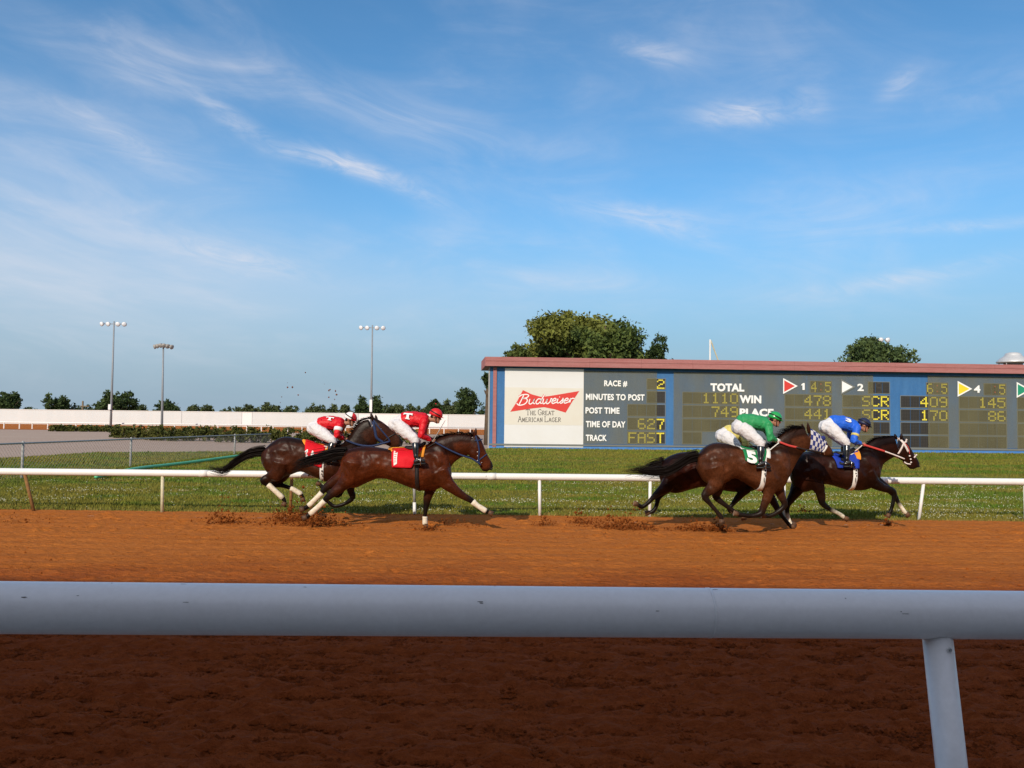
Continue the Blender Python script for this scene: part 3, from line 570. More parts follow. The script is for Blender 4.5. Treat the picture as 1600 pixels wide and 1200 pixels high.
# ------------------------------------------------------------------ scoreboard
def scoreboard():
    A = P(765, 640, 58.7); Bp = P(1600, 640, 60.4); A.z = 0; Bp.z = 0; sdir = (Bp - A).normalized(); nrm = Vector((sdir.y, -sdir.x, 0))   # towards the camera
    def B(px, py):
        d = RM @ Vector(((px - 800) / F, -(py - 600) / F, -1)); o = Vector((0, 0, CH)); t = (A - o).dot(nrm) / d.dot(nrm); q = o + d * t; return (q - A).dot(sdir), q.z
    def Wd(s, z, off=0.0): return A + sdir * s + nrm * off + Vector((0, 0, z))
    root = thing('scoreboard_building', Wd(20, 0, -2), 'long low blue scoreboard building with a faded red roof edge and yellow number displays', 'scoreboard')
    END = 46.0; DEEP = 4.0
    def slab(mb, s0, s1, z0, z1, o0, o1):
        mb.hexa([Wd(s0, z0, o1), Wd(s1, z0, o1), Wd(s1, z0, o0), Wd(s0, z0, o0)], [Wd(s0, z1, o1), Wd(s1, z1, o1), Wd(s1, z1, o0), Wd(s0, z1, o0)]); return mb
    ztop = B(900, 576)[1]; zbot = B(1030, 695)[1]
    slab(MB(), 0, END, -.2, ztop + .1, -DEEP, 0).build('wall', M['blue'], root)
    sk = slab(MB(), -.02, END, .0, zbot - .16, .002, .05).build('skirting', M['bluebase'], root)
    slab(MB(), -.02, END, zbot - .15, zbot - .03, .002, .11).build('ledge', M['frame'], root)
    # pink corner strip
    s0 = B(770, 640)[0]; s1 = B(775.5, 640)[0]; slab(MB(), s0, s1, .1, ztop, .003, .09).build('corner_board', M['pink'], root)
    slab(MB(), -.10, -.003, -.1, ztop, -.5, .04).build('corner_post', M['galv'], root)
    # roof: sloping slab with overhang and fascia boards of faded red
    zf0, zf1 = B(900, 574.5)[1], B(900, 560.3)[1]; ov = .55
    e0, e1 = -.32, END + .4
    mb = MB(); mb.hexa([Wd(e0 - .28, zf0 - .05, -DEEP - .5), Wd(e1, zf0 - .05, -DEEP - .5), Wd(e1, zf0 + .06, ov - .05), Wd(e0, zf0 + .06, ov - .05)],
                       [Wd(e0 - .28, zf1 - .08, -DEEP - .5), Wd(e1, zf1 - .08, -DEEP - .5), Wd(e1, zf1 - .05, ov - .05), Wd(e0, zf1 - .05, ov - .05)]); roof = mb.build('roof', M['wood'], root)
    s = e0; k = 0
    while s < e1:
        L = 3.66; slab(MB(), s + .004, min(s + L, e1) - .004, zf0, (zf0 + zf1) / 2 + .03 - .006, ov - .048, ov).build('fascia_board', M['pink'], roof)
        slab(MB(), s + .004, min(s + L, e1) - .004, (zf0 + zf1) / 2 + .03 + .006, zf1, ov - .048, ov + .025).build('fascia_board', M['pink'], roof); s += L; k += 1
    # end fascia running back and outwards
    mb = MB(); mb.hexa([Wd(e0 - .30, zf0 - .22, -DEEP * .35), Wd(e0 - .26, zf0 - .22, -DEEP * .35), Wd(e0 - .004, zf0, ov), Wd(e0 - .05, zf0, ov)], [Wd(e0 - .30, zf1 - .22, -DEEP * .35), Wd(e0 - .26, zf1 - .22, -DEEP * .35), Wd(e0 - .004, zf1, ov), Wd(e0 - .05, zf1, ov)])
    mb.build('fascia_board', M['pink'], roof)
    # advert panel
    a0, z1 = B(789, 576); a1, z0 = B(911, 699.3); z1 = B(850, 576)[1]; z0 = B(850, 698.6)[1]
    ad = slab(MB(), a0, a1, z0, z1, .004, .07).build('advert_panel', M['panelwhite'], root)
    slab(MB(), a0 + .002, a1 - .05, B(850, 664)[1], B(850, 606)[1], .072, .076).build('cream_print', M['panelcream'], ad)
    def poly(pts, off, name, m, par, th=.006):
        q = [B(x, y) for x, y in pts]; mb = MB(); n = len(q); mb.add([Wd(s, z, off + th) for s, z in q] + [Wd(s, z, off) for s, z in q], [tuple(range(n))] + [tuple(range(2 * n - 1, n - 1, -1))] + [(i, i + n, (i + 1) % n + n, (i + 1) % n) for i in range(n)]); return mb.build(name, m, par)
    z5 = lambda x, y: (740 + x / 3.636, 540 + y / 3.636)
    bow = poly([z5(x, y) for x, y in [(280, 253), (330, 277), (385, 292), (440, 285), (600, 258), (560, 318), (522, 381), (460, 362), (400, 350), (340, 356), (208, 376), (246, 318)]], .078, 'bow_tie_emblem', M['logored'], ad)
    def strokes(lines, w, off, name, m, par, res=6, wfun=None):
        V, Fs = [], []
        for ln in lines:
            pts = [Vector((x, y)) for x, y in ln]; pp = spline(pts, [1] * len(pts), res)[0] if len(pts) > 2 else pts
            base = len(V)
            for i, p in enumerate(pp):
                t = pp[min(i + 1, len(pp) - 1)] - pp[max(i - 1, 0)]; t = t.normalized() if t.length > 1e-9 else Vector((1, 0)); nn = Vector((-t.y, t.x)) * w / 2
                for q in (p - nn, p + nn): s, z = B(*z5(q.x, q.y)); V.append(Wd(s, z, off))
            for i in range(len(pp) - 1): k = base + i * 2; Fs.append((k, k + 1, k + 3, k + 2))
        mb = MB(); mb.add(V, Fs); return mb.build(name, m, par)
    # the script word, letter by letter: local x, y (y up, x-height 1) sheared and set along a rising line
    SC = {'B': ([[(.15, -.1), (.35, 1.9)], [(-.25, 1.5), (.05, 2.0), (.7, 2.15), (1.1, 1.8), (.9, 1.2), (.35, 1.0)], [(.35, 1.0), (1.0, .95), (1.2, .5), (.9, .0), (.2, -.15), (-.25, .2)]], 1.5),
          'u': ([[(0, .9), (.05, .2), (.3, 0), (.6, .3), (.65, .95)], [(.65, .95), (.68, .2), (.95, .05)]], .98), 'd': ([[(.65, .85), (.25, .9), (.05, .4), (.25, 0), (.6, .25), (.85, 2.1)], [(.7, .9), (.72, .2), (1.0, .05)]], 1.02),
          'w': ([[(0, .95), (.08, .15), (.3, 0), (.5, .3), (.55, .9)], [(.55, .9), (.6, .15), (.85, 0), (1.1, .4), (1.1, .95), (1.3, .8)]], 1.3), 'e': ([[(.05, .4), (.5, .6), (.5, .9), (.25, .95), (.05, .45), (.25, 0), (.75, .25)]], .75),
          'i': ([[(.05, .9), (.1, .15), (.4, .1)], [(.12, 1.35), (.2, 1.4)]], .42), 's': ([[(0, .1), (.3, .6), (.35, 1.0), (.45, .6), (.45, .1), (.15, 0)]], .6), 'r': ([[(.0, .1), (.15, .95), (.2, .1)], [(.17, .7), (.4, .95), (.7, .85)]], .6)}
    lines = []; x = 0
    for ch in 'Budweiser':
        ls, adv = SC[ch]
        for l in ls: lines.append([(x + a, b) for a, b in l])
        x += adv
    tot = x; x0, y0, x1, y1 = 252, 334, 560, 326; h = 33.0
    def mp(a, b): t = a / tot; k = 1 - .15 * t; return (x0 + (x1 - x0) * t + b * h * .30, y0 + (y1 - y0) * t - b * h * k * (1.0 if b <= 1 else (.62 + .38 / b * 1.0)))
    lines = [[mp(a, b) for a, b in l] for l in lines]
    strokes(lines, 11.5, .0875, 'script_outline', M['logored'], ad); strokes(lines, 5.6, .0895, 'script_lettering', M['letter'], ad)
    # small caps line below, drawn with serifs
    SF = {'T': [[(.5, 0), (.5, 1)], [(0, 1), (1, 1)], [(0, 1), (0, .8)], [(1, 1), (1, .8)], [(.3, 0), (.7, 0)]], 'H': [[(.15, 0), (.15, 1)], [(.85, 0), (.85, 1)], [(.15, .5), (.85, .5)], [(0, 0), (.3, 0)], [(.7, 0), (1, 0)], [(0, 1), (.3, 1)], [(.7, 1), (1, 1)]],
          'E': [[(.15, 0), (.15, 1)], [(0, 1), (.85, 1)], [(0, 0), (.9, 0)], [(.15, .5), (.65, .5)], [(.9, 0), (.9, .2)]], 'G': [[(.95, .8), (.6, 1.02), (.15, .8), (.1, .3), (.5, -.02), (.9, .12)], [(.9, .12), (.9, .45)], [(.65, .45), (1, .45)]],
          'R': [[(.15, 0), (.15, 1)], [(0, 1), (.6, 1), (.85, .78), (.6, .5), (.15, .5)], [(.45, .5), (.95, 0)], [(0, 0), (.3, 0)]], 'A': [[(.05, 0), (.5, 1)], [(.5, 1), (.95, 0)], [(.25, .4), (.75, .4)], [(-.05, 0), (.2, 0)], [(.8, 0), (1.05, 0)]],
          'M': [[(.1, 0), (.15, 1)], [(.15, 1), (.5, .2)], [(.5, .2), (.85, 1)], [(.85, 1), (.9, 0)], [(0, 0), (.22, 0)], [(.78, 0), (1, 0)]], 'I': [[(.5, 0), (.5, 1)], [(.25, 0), (.75, 0)], [(.25, 1), (.75, 1)]],
          'C': [[(.9, .8), (.55, 1.02), (.12, .75), (.12, .28), (.5, -.02), (.9, .15)]], 'N': [[(.15, 0), (.15, 1)], [(.15, 1), (.85, 0)], [(.85, 0), (.85, 1)], [(0, 0), (.3, 0)], [(.7, 1), (1, 1)]], 'L': [[(.15, 0), (.15, 1)], [(0, 0), (.9, 0)], [(.9, 0), (.9, .22)], [(0, 1), (.3, 1)]]}
    def caps(txt, x0, x1, yb, hb, hs):
        tot = 0; w = []
        for i, ch in enumerate(txt):
            big = (i == 0 or txt[i - 1] == ' '); a = .45 if ch == ' ' else (.5 if ch == 'I' else 1.0) * (1.15 if big else .82) + .18; w.append(a); tot += a
        k = (x1 - x0) / tot; x = x0; ls = []
        for i, ch in enumerate(txt):
            if ch != ' ':
                big = (i == 0 or txt[i - 1] == ' '); hh = hb if big else hs; ww = (w[i] - .18) * k
                off = -.25 * ww if ch == 'I' else 0; wx = ww * (2 if ch == 'I' else 1)
                for l in SF[ch]: ls.append([(x + off * 2 + a * wx, yb - b * hh) for a, b in l])
            x += w[i] * k
        strokes(ls, 3.1, .080, 'slogan_line', M['ink'], ad)
    caps('THE GREAT', 298, 460, 394, 31, 22); caps('AMERICAN LAGER', 252, 498, 433, 32, 23)
    # display windows
    DOT = {'0': '0E1111111111110E', }
    FONT = {'0': ['01110', '10001', '10001', '10001', '10001', '10001', '01110'], '1': ['00100', '01100', '00100', '00100', '00100', '00100', '01110'], '2': ['01110', '10001', '00001', '00110', '01000', '10000', '11111'],
            '4': ['00010', '00110', '01010', '10010', '11111', '00010', '00010'], '5': ['11111', '10000', '11110', '00001', '00001', '10001', '01110'], '6': ['01110', '10000', '10000', '11110', '10001', '10001', '01110'],
            '7': ['11111', '00001', '00010', '00010', '00100', '00100', '00100'], '8': ['01110', '10001', '10001', '01110', '10001', '10001', '01110'], '9': ['01110', '10001', '10001', '01111', '00001', '00001', '01110'],
            'F': ['11111', '10000', '10000', '11110', '10000', '10000', '10000'], 'A': ['01110', '10001', '10001', '11111', '10001', '10001', '10001'], 'S': ['01111', '10000', '10000', '01110', '00001', '00001', '11110'],
            'T': ['11111', '00100', '00100', '00100', '00100', '00100', '00100'], 'C': ['01110', '10001', '10000', '10000', '10000', '10001', '01110'], 'R': ['11110', '10001', '10001', '11110', '10100', '10010', '10001'], ':': ['00000', '00100', '00000', '00000', '00000', '00100', '00000']}
    cell_me = {}
    def window(px0, px1, py0, py1, xr, txt, n, dim=False):
        s0 = B(px0, 640)[0]; s1 = B(px1, 640)[0]; za = B(xr, py0)[1]; zb = B(xr, py1)[1]
        fr = MB(); t = .045
        slab(fr, s0 - t, s1 + t, za, za + t, .004, .03); slab(fr, s0 - t, s1 + t, zb - t, zb, .004, .03); slab(fr, s0 - t, s0, zb, za, .004, .03); slab(fr, s1, s1 + t, zb, za, .004, .03)
        w = fr.build('display_window', M['frame'], root); cw = (s1 - s0) / n; txt = txt.rjust(n)
        for i in range(n):
            c0 = s0 + cw * i
            slab(MB(), c0 + .012, c0 + cw - .012, zb + .006, za - .006, .003, .012).build('display_module', M['cell'], w)
            ph, pw = (za - zb - .06) / 7, (cw - .09) / 5; g = MB(); d = MB(); rd = MB()
            for r in range(7):
                for q in range(5):
                    x0 = c0 + .045 + pw * q; z1 = za - .03 - ph * r; on = txt[i] in FONT and FONT[txt[i]][r][q] == '1'; m = g if not on else (rd if txt[i] == ':' and not dim else d); e = .055 if on else .26
                    m.add([Wd(x0 + pw * e, z1 - ph * (1 - e), .018 if on else .0155), Wd(x0 + pw * (1 - e), z1 - ph * (1 - e), .018 if on else .0155), Wd(x0 + pw * (1 - e), z1 - ph * e, .018 if on else .0155), Wd(x0 + pw * e, z1 - ph * e, .018 if on else .0155)], [(0, 1, 2, 3)])
            if g.v: o = g.build('unlit_dots', M['grid'], w); o['kind'] = 'stuff'
            if d.v: d.build('digit', M['disc'] if not dim else M['grid'], w)
            if rd.v: rd.build('colon', M['reddisc'], w)
    for (a, b, xr, y0, y1, txt, n) in [(1011, 1039, 1030, 592.3, 608.2, '2', 2), (1011, 1039, 1030, 612, 629.4, '', 2), (981, 1039, 1030, 632.7, 650, '', 4), (981, 1039, 1030, 653.6, 671.5, '627', 4), (981, 1039, 1030, 675.3, 693, 'FAST', 4),
                                       (1067, 1154, 1110, 613.7, 630.8, '1110', 6), (1067, 1154, 1110, 634.3, 652, '749', 6), (1067, 1154, 1110, 655.5, 673.4, '', 6), (1067, 1096, 1110, 676, 693.5, '', 2)]:
        window(a, b, y0, y1, xr, txt, n)
    for a, b, o0, odd, r1, r2 in [(1226.8, 1299, 1266.4, '4:5', '478', '441'), (1316.8, 1389.6, 1357, '9 ', 'SCR', 'SCR'), (1407.5, 1481, 1448, '6:5', '409', '170'), (1499, 1571.7, 1538, ' :5', '145', '86'), (1590, 1662, 1629, '8:1', '97', '60')]:
        window(o0, b, 595.3, 612.6, 1230, odd, 3, dim=(odd == '9 '))
        for (y0, y1), tx in zip([(616.5, 634), (637.6, 655), (658.2, 676), (679, 697)], (r1, r2, '', '')): window(a, b, y0, y1, 1230, tx, 5)
    # dusty sheets in front of the displays
    zt, zb = B(1000, 581)[1], zbot + .01
    for a, b in [(911.5, 1026), (1052, 1157), (1157.4, 1260), (1260.4, 1364), (1449, 1553), (1553.4, 1661)]:
        s0, s1 = B(a, 640)[0], B(b, 640)[0]; mb = MB(); mb.add([Wd(s0, zb, .075), Wd(s1, zb, .075), Wd(s1, zt, .075), Wd(s0, zt, .075)], [(0, 1, 2, 3)])
        sh = mb.build('cover_sheet', M['plexi'], root)
        slab(MB(), s0, s1, zt + .001, zt + .035, .05, .085).build('sheet_clip', M['frame'], sh)
    # lettering
    def word(txt, px0, px1, py0, py1, m=M['letter'], off=.084, bold=.028, name='lettering'):
        V, Fs = text_pts(txt, bold) if txt != '1' else ([(.35, 0), (.85, 0), (.85, 1), (.5, 1), (.1, .8), (.1, .6), (.35, .7)], [(0, 1, 2, 3, 6), (3, 4, 5, 6)]); s0, _ = B(px0, py0); s1, _ = B(px1, py0); xm = (px0 + px1) / 2; za = B(xm, py0)[1]; zb_ = B(xm, py1)[1]
        mb = MB(); mb.add([Wd(s0 + (s1 - s0) * u, zb_ + (za - zb_) * v, off) for u, v in V], Fs); mb.build(name, m, root)
    Z5 = lambda x0, x1, y0, y1: (740 + x0 / 3.636, 740 + x1 / 3.636, 540 + y0 / 3.636, 540 + y1 / 3.636)
    Z6 = lambda x0, x1, y0, y1: (1160 + x0 / 3.636, 1160 + x1 / 3.636, 540 + y0 / 3.636, 540 + y1 / 3.636)
    for tx, bx in [('RACE #', Z5(741, 872, 198, 235)), ('MINUTES TO POST', Z5(637, 970, 275, 311)), ('POST TIME', Z5(635, 828, 351, 387)), ('TIME OF DAY', Z5(637, 862, 429, 465)), ('TRACK', Z5(637, 756, 506, 542)),
                   ('TOTAL', Z5(1344, 1536, 215, 261)), ('WIN', Z6(-18, 105, 283, 328)), ('PLACE', Z6(-18, 175, 358, 403)), ('SHOW', Z6(-18, 150, 434, 478)), ('1', Z6(330, 355, 213, 252)), ('2', Z6(650, 686, 217, 258)), ('4', Z6(1311, 1348, 226, 268)), ('5', Z6(1645, 1680, 235, 275))]:
        word(tx, *bx, bold=.05 if tx in ('TOTAL', 'WIN', 'PLACE', 'SHOW') else .034)
    for x, y, m in [(232, 230, M['logored']), (560, 235, M['letter']), (1222, 246, M['yellow']), (1557, 252, M['greenprint'])]:
        z6 = lambda a, b: (1160 + a / 3.636, 540 + b / 3.636)
        poly([z6(x - 3, y - 45), z6(x + 80, y), z6(x - 3, y + 45)], .084, 'triangle_border', M['letter'] if m is not M['letter'] else M['frame'], root, .003)
        poly([z6(x + 3, y - 33), z6(x + 64, y), z6(x + 3, y + 33)], .089, 'triangle', m, root, .003)
    # rooftop things
    s, z = B(1560, 572); zr = zf1 - .06
    def roofpt(px, py, back): q = P(px, py, 61.2 + back); return q
    c = roofpt(1583, 566, 0); v = thing('roof_ventilator', (c.x, c.y, zr), 'domed spun metal ventilator on the right end of the scoreboard roof', 'ventilator')
    prof = [(1.08, .10), (1.12, .16), (1.06, .26), (.86, .46), (.62, .60), (.56, .70), (.52, .80), (.30, .88), (.02, .90)]
    zb0 = zr + .18; MB().rings([[Vector((c.x + r * math.cos(a * math.pi / 16), c.y + r * math.sin(a * math.pi / 16), zb0 + h)) for a in range(32)] for r, h in prof]).build('hood', M['steel'], v, True)
    MB().tube([(c.x, c.y, zr - .3), (c.x, c.y, zb0 + .12)], .62, 24, cap=False).build('neck', M['galv'], v, True)
    for k in range(4): a = k * 1.57 + .6; MB().tube([(c.x + .98 * math.cos(a), c.y + .98 * math.sin(a), zr - .1), (c.x + 1.0 * math.cos(a), c.y + 1.0 * math.sin(a), zb0 + .14)], .035, 8).build('bracket', M['galv'], v)
    p = roofpt(1109.5, 531, 0); q = roofpt(1126, 562, 0); v = thing('roof_bracket', (p.x, p.y, zr), 'white upright with a rusty slanting brace on the scoreboard roof', 'bracket')
    MB().tube([(p.x, p.y, zr - .1), (p.x, p.y, p.z)], .06, 10).build('upright', M['whitepaint'], v); MB().tube([(p.x + .05, p.y, p.z - .05), (q.x, q.y + .3, zr - .05)], .05, 8).build('brace', M['creampost'], v)
scoreboard()
#@@HORSES@@
# ------------------------------------------------------------------ horses and riders
BAY, BLACK, SOCK, DUST = (.062, .016, .006), (.008, .005, .004), (.60, .55, .43), (.27, .14, .06)
def coat_mat():
    m = bpy.data.materials.new('horse coat'); m.use_nodes = True; N = m.node_tree.nodes; L = m.node_tree.links; b = N['Principled BSDF']
    a = N.new('ShaderNodeVertexColor'); a.layer_name = 'col'; tc = N.new('ShaderNodeTexCoord')
    n = N.new('ShaderNodeTexNoise'); n.inputs['Scale'].default_value = 3.2; n.inputs['Detail'].default_value = 5; L.new(tc.outputs['Object'], n.inputs['Vector'])
    r = N.new('ShaderNodeMapRange'); L.new(n.outputs['Fac'], r.inputs[0]); r.inputs[1].default_value = .3; r.inputs[2].default_value = .7; r.inputs[3].default_value = .55; r.inputs[4].default_value = 1.35
    n3 = N.new('ShaderNodeTexNoise'); n3.inputs['Scale'].default_value = 38; n3.inputs['Detail'].default_value = 3; L.new(tc.outputs['Object'], n3.inputs['Vector'])
    r3 = N.new('ShaderNodeMapRange'); L.new(n3.outputs['Fac'], r3.inputs[0]); r3.inputs[1].default_value = .3; r3.inputs[2].default_value = .7; r3.inputs[3].default_value = .7; r3.inputs[4].default_value = 1.3
    rm = N.new('ShaderNodeMath'); rm.operation = 'MULTIPLY'; L.new(r.outputs[0], rm.inputs[0]); L.new(r3.outputs[0], rm.inputs[1])
    mx = N.new('ShaderNodeVectorMath'); mx.operation = 'SCALE'; L.new(a.outputs[0], mx.inputs[0]); L.new(rm.outputs[0], mx.inputs['Scale']); L.new(mx.outputs[0], b.inputs['Base Color'])
    b.inputs['Roughness'].default_value = .40; b.inputs['Specular IOR Level'].default_value = .14
    n2 = N.new('ShaderNodeTexNoise'); n2.inputs['Scale'].default_value = 9; n2.inputs['Detail'].default_value = 4; L.new(tc.outputs['Object'], n2.inputs['Vector'])
    bp = N.new('ShaderNodeBump'); bp.inputs['Strength'].default_value = .3; bp.inputs['Distance'].default_value = .02; L.new(n2.outputs['Fac'], bp.inputs['Height']); L.new(bp.outputs[0], b.inputs['Normal'])
    return m
M['coat'] = coat_mat()
M['hair'] = mat('black horse hair', (.009, .006, .005), .7, .12)
M['hoof'] = mat('hoof horn', (.05, .03, .02), .6, .3, noise=(14, .7, (.20, .085, .03)))
M['sole'] = mat('pale hoof sole', (.34, .24, .16), .8, .2, noise=(20, .5, (.22, .11, .05)))
M['wrap'] = mat('white leg wrap', (.72, .67, .56), .8, .2, noise=(22, .6, (.52, .38, .22)), bump=((5, 5, 70), .6, .01))
M['red'] = mat('red silk', (.62, .008, .016), .5, .3, noise=(7, .3, (.45, .004, .01)), bump=[(11, .7, .03), (30, .3, .01)])
M['redcloth'] = mat('red saddle cloth', (.62, .008, .018), .7, .2, bump=(9, .6, .02))
M['greensilk'] = mat('green silk', (.03, .30, .10), .5, .3, noise=(7, .4, (.02, .2, .065)), bump=[(11, .7, .03), (30, .3, .01)])
M['greencloth'] = mat('green saddle cloth', (.012, .20, .07), .7, .2, bump=(9, .6, .02))
M['bluesilk'] = mat('blue silk', (.02, .13, .68), .5, .3, noise=(7, .4, (.014, .08, .42)), bump=[(11, .7, .03), (30, .3, .01)])
M['bluecloth'] = mat('blue saddle cloth', (.015, .05, .42), .7, .2, noise=(9, .5, (.01, .025, .18)), bump=(7, 1.0, .04))
M['yellowsilk'] = mat('pale yellow silk', (.66, .56, .16), .5, .3, noise=(7, .4, (.5, .42, .1)), bump=[(11, .7, .03)])
M['yellowcloth'] = mat('yellow saddle cloth', (.6, .5, .05), .7, .2)
M['breech'] = mat('white breeches', (.66, .65, .66), .7, .25, noise=(5, .3, (.54, .53, .54)), bump=[(9, .8, .03), (26, .4, .012)])
M['boot'] = mat('black boots', (.008, .008, .009), .22, .6, coat=.4)
M['skin'] = mat('skin', (.40, .19, .12), .6, .3, noise=(18, .4, (.32, .13, .08)))
M['whitecloth'] = mat('white towel cloth', (.75, .74, .70), .85, .2)
M['orange'] = mat('orange under pad', (.75, .28, .03), .8, .2)
M['navy'] = mat('navy helmet cover', (.012, .018, .06), .5, .4)
M['redhelm'] = mat('red helmet cover', (.60, .012, .016), .45, .4, bump=(14, .4, .01))
M['greenhelm'] = mat('green helmet shell', (.01, .32, .06), .25, .6, coat=.5)
M['whitehelm'] = mat('white helmet panel', (.75, .74, .72), .5, .4)
M['tackwhite'] = mat('white bridle leather', (.68, .60, .56), .6, .3); M['tackred'] = mat('red nylon rein', (.55, .06, .05), .6, .3)
M['tackblue'] = mat('dark blue bridle nylon', (.018, .032, .085), .6, .2); M['tackblack'] = mat('black leather', (.012, .010, .010), .5, .4)
M['hoodwhite'] = mat('white hood check', (.52, .50, .50), .8, .1); M['hoodblue'] = mat('navy hood check', (.02, .03, .16), .7, .2); M['metal'] = mat('bit metal', (.6, .6, .6), .3, .5, metal=1)

def resample(rings, sub):
    """rings = (top, bottom, half width) in world points, smoothed along the body"""
    A_, W_ = spline([r[0] for r in rings], [r[2] for r in rings], sub); B_, _ = spline([r[1] for r in rings], [r[2] for r in rings], sub)
    return list(zip(A_, B_, W_))
def loft(mb, rings, sub=3, n=20, e=.86, Y0=None):
    rs = []
    for a, b, w in resample(rings, sub):
        c = (a + b) / 2; v = (a - b) / 2; ring = []
        for k in range(n):
            t = 2 * math.pi * k / n; ct, st = math.cos(t), math.sin(t)
            low = 1.0 if st > 0 else 1 - .12 * st * st
            ring.append(c + v * (math.copysign(abs(st) ** e, st)) + Vector((0, w * low * math.copysign(abs(ct) ** e, ct), 0)))
        rs.append(ring)
    return mb.rings(rs)

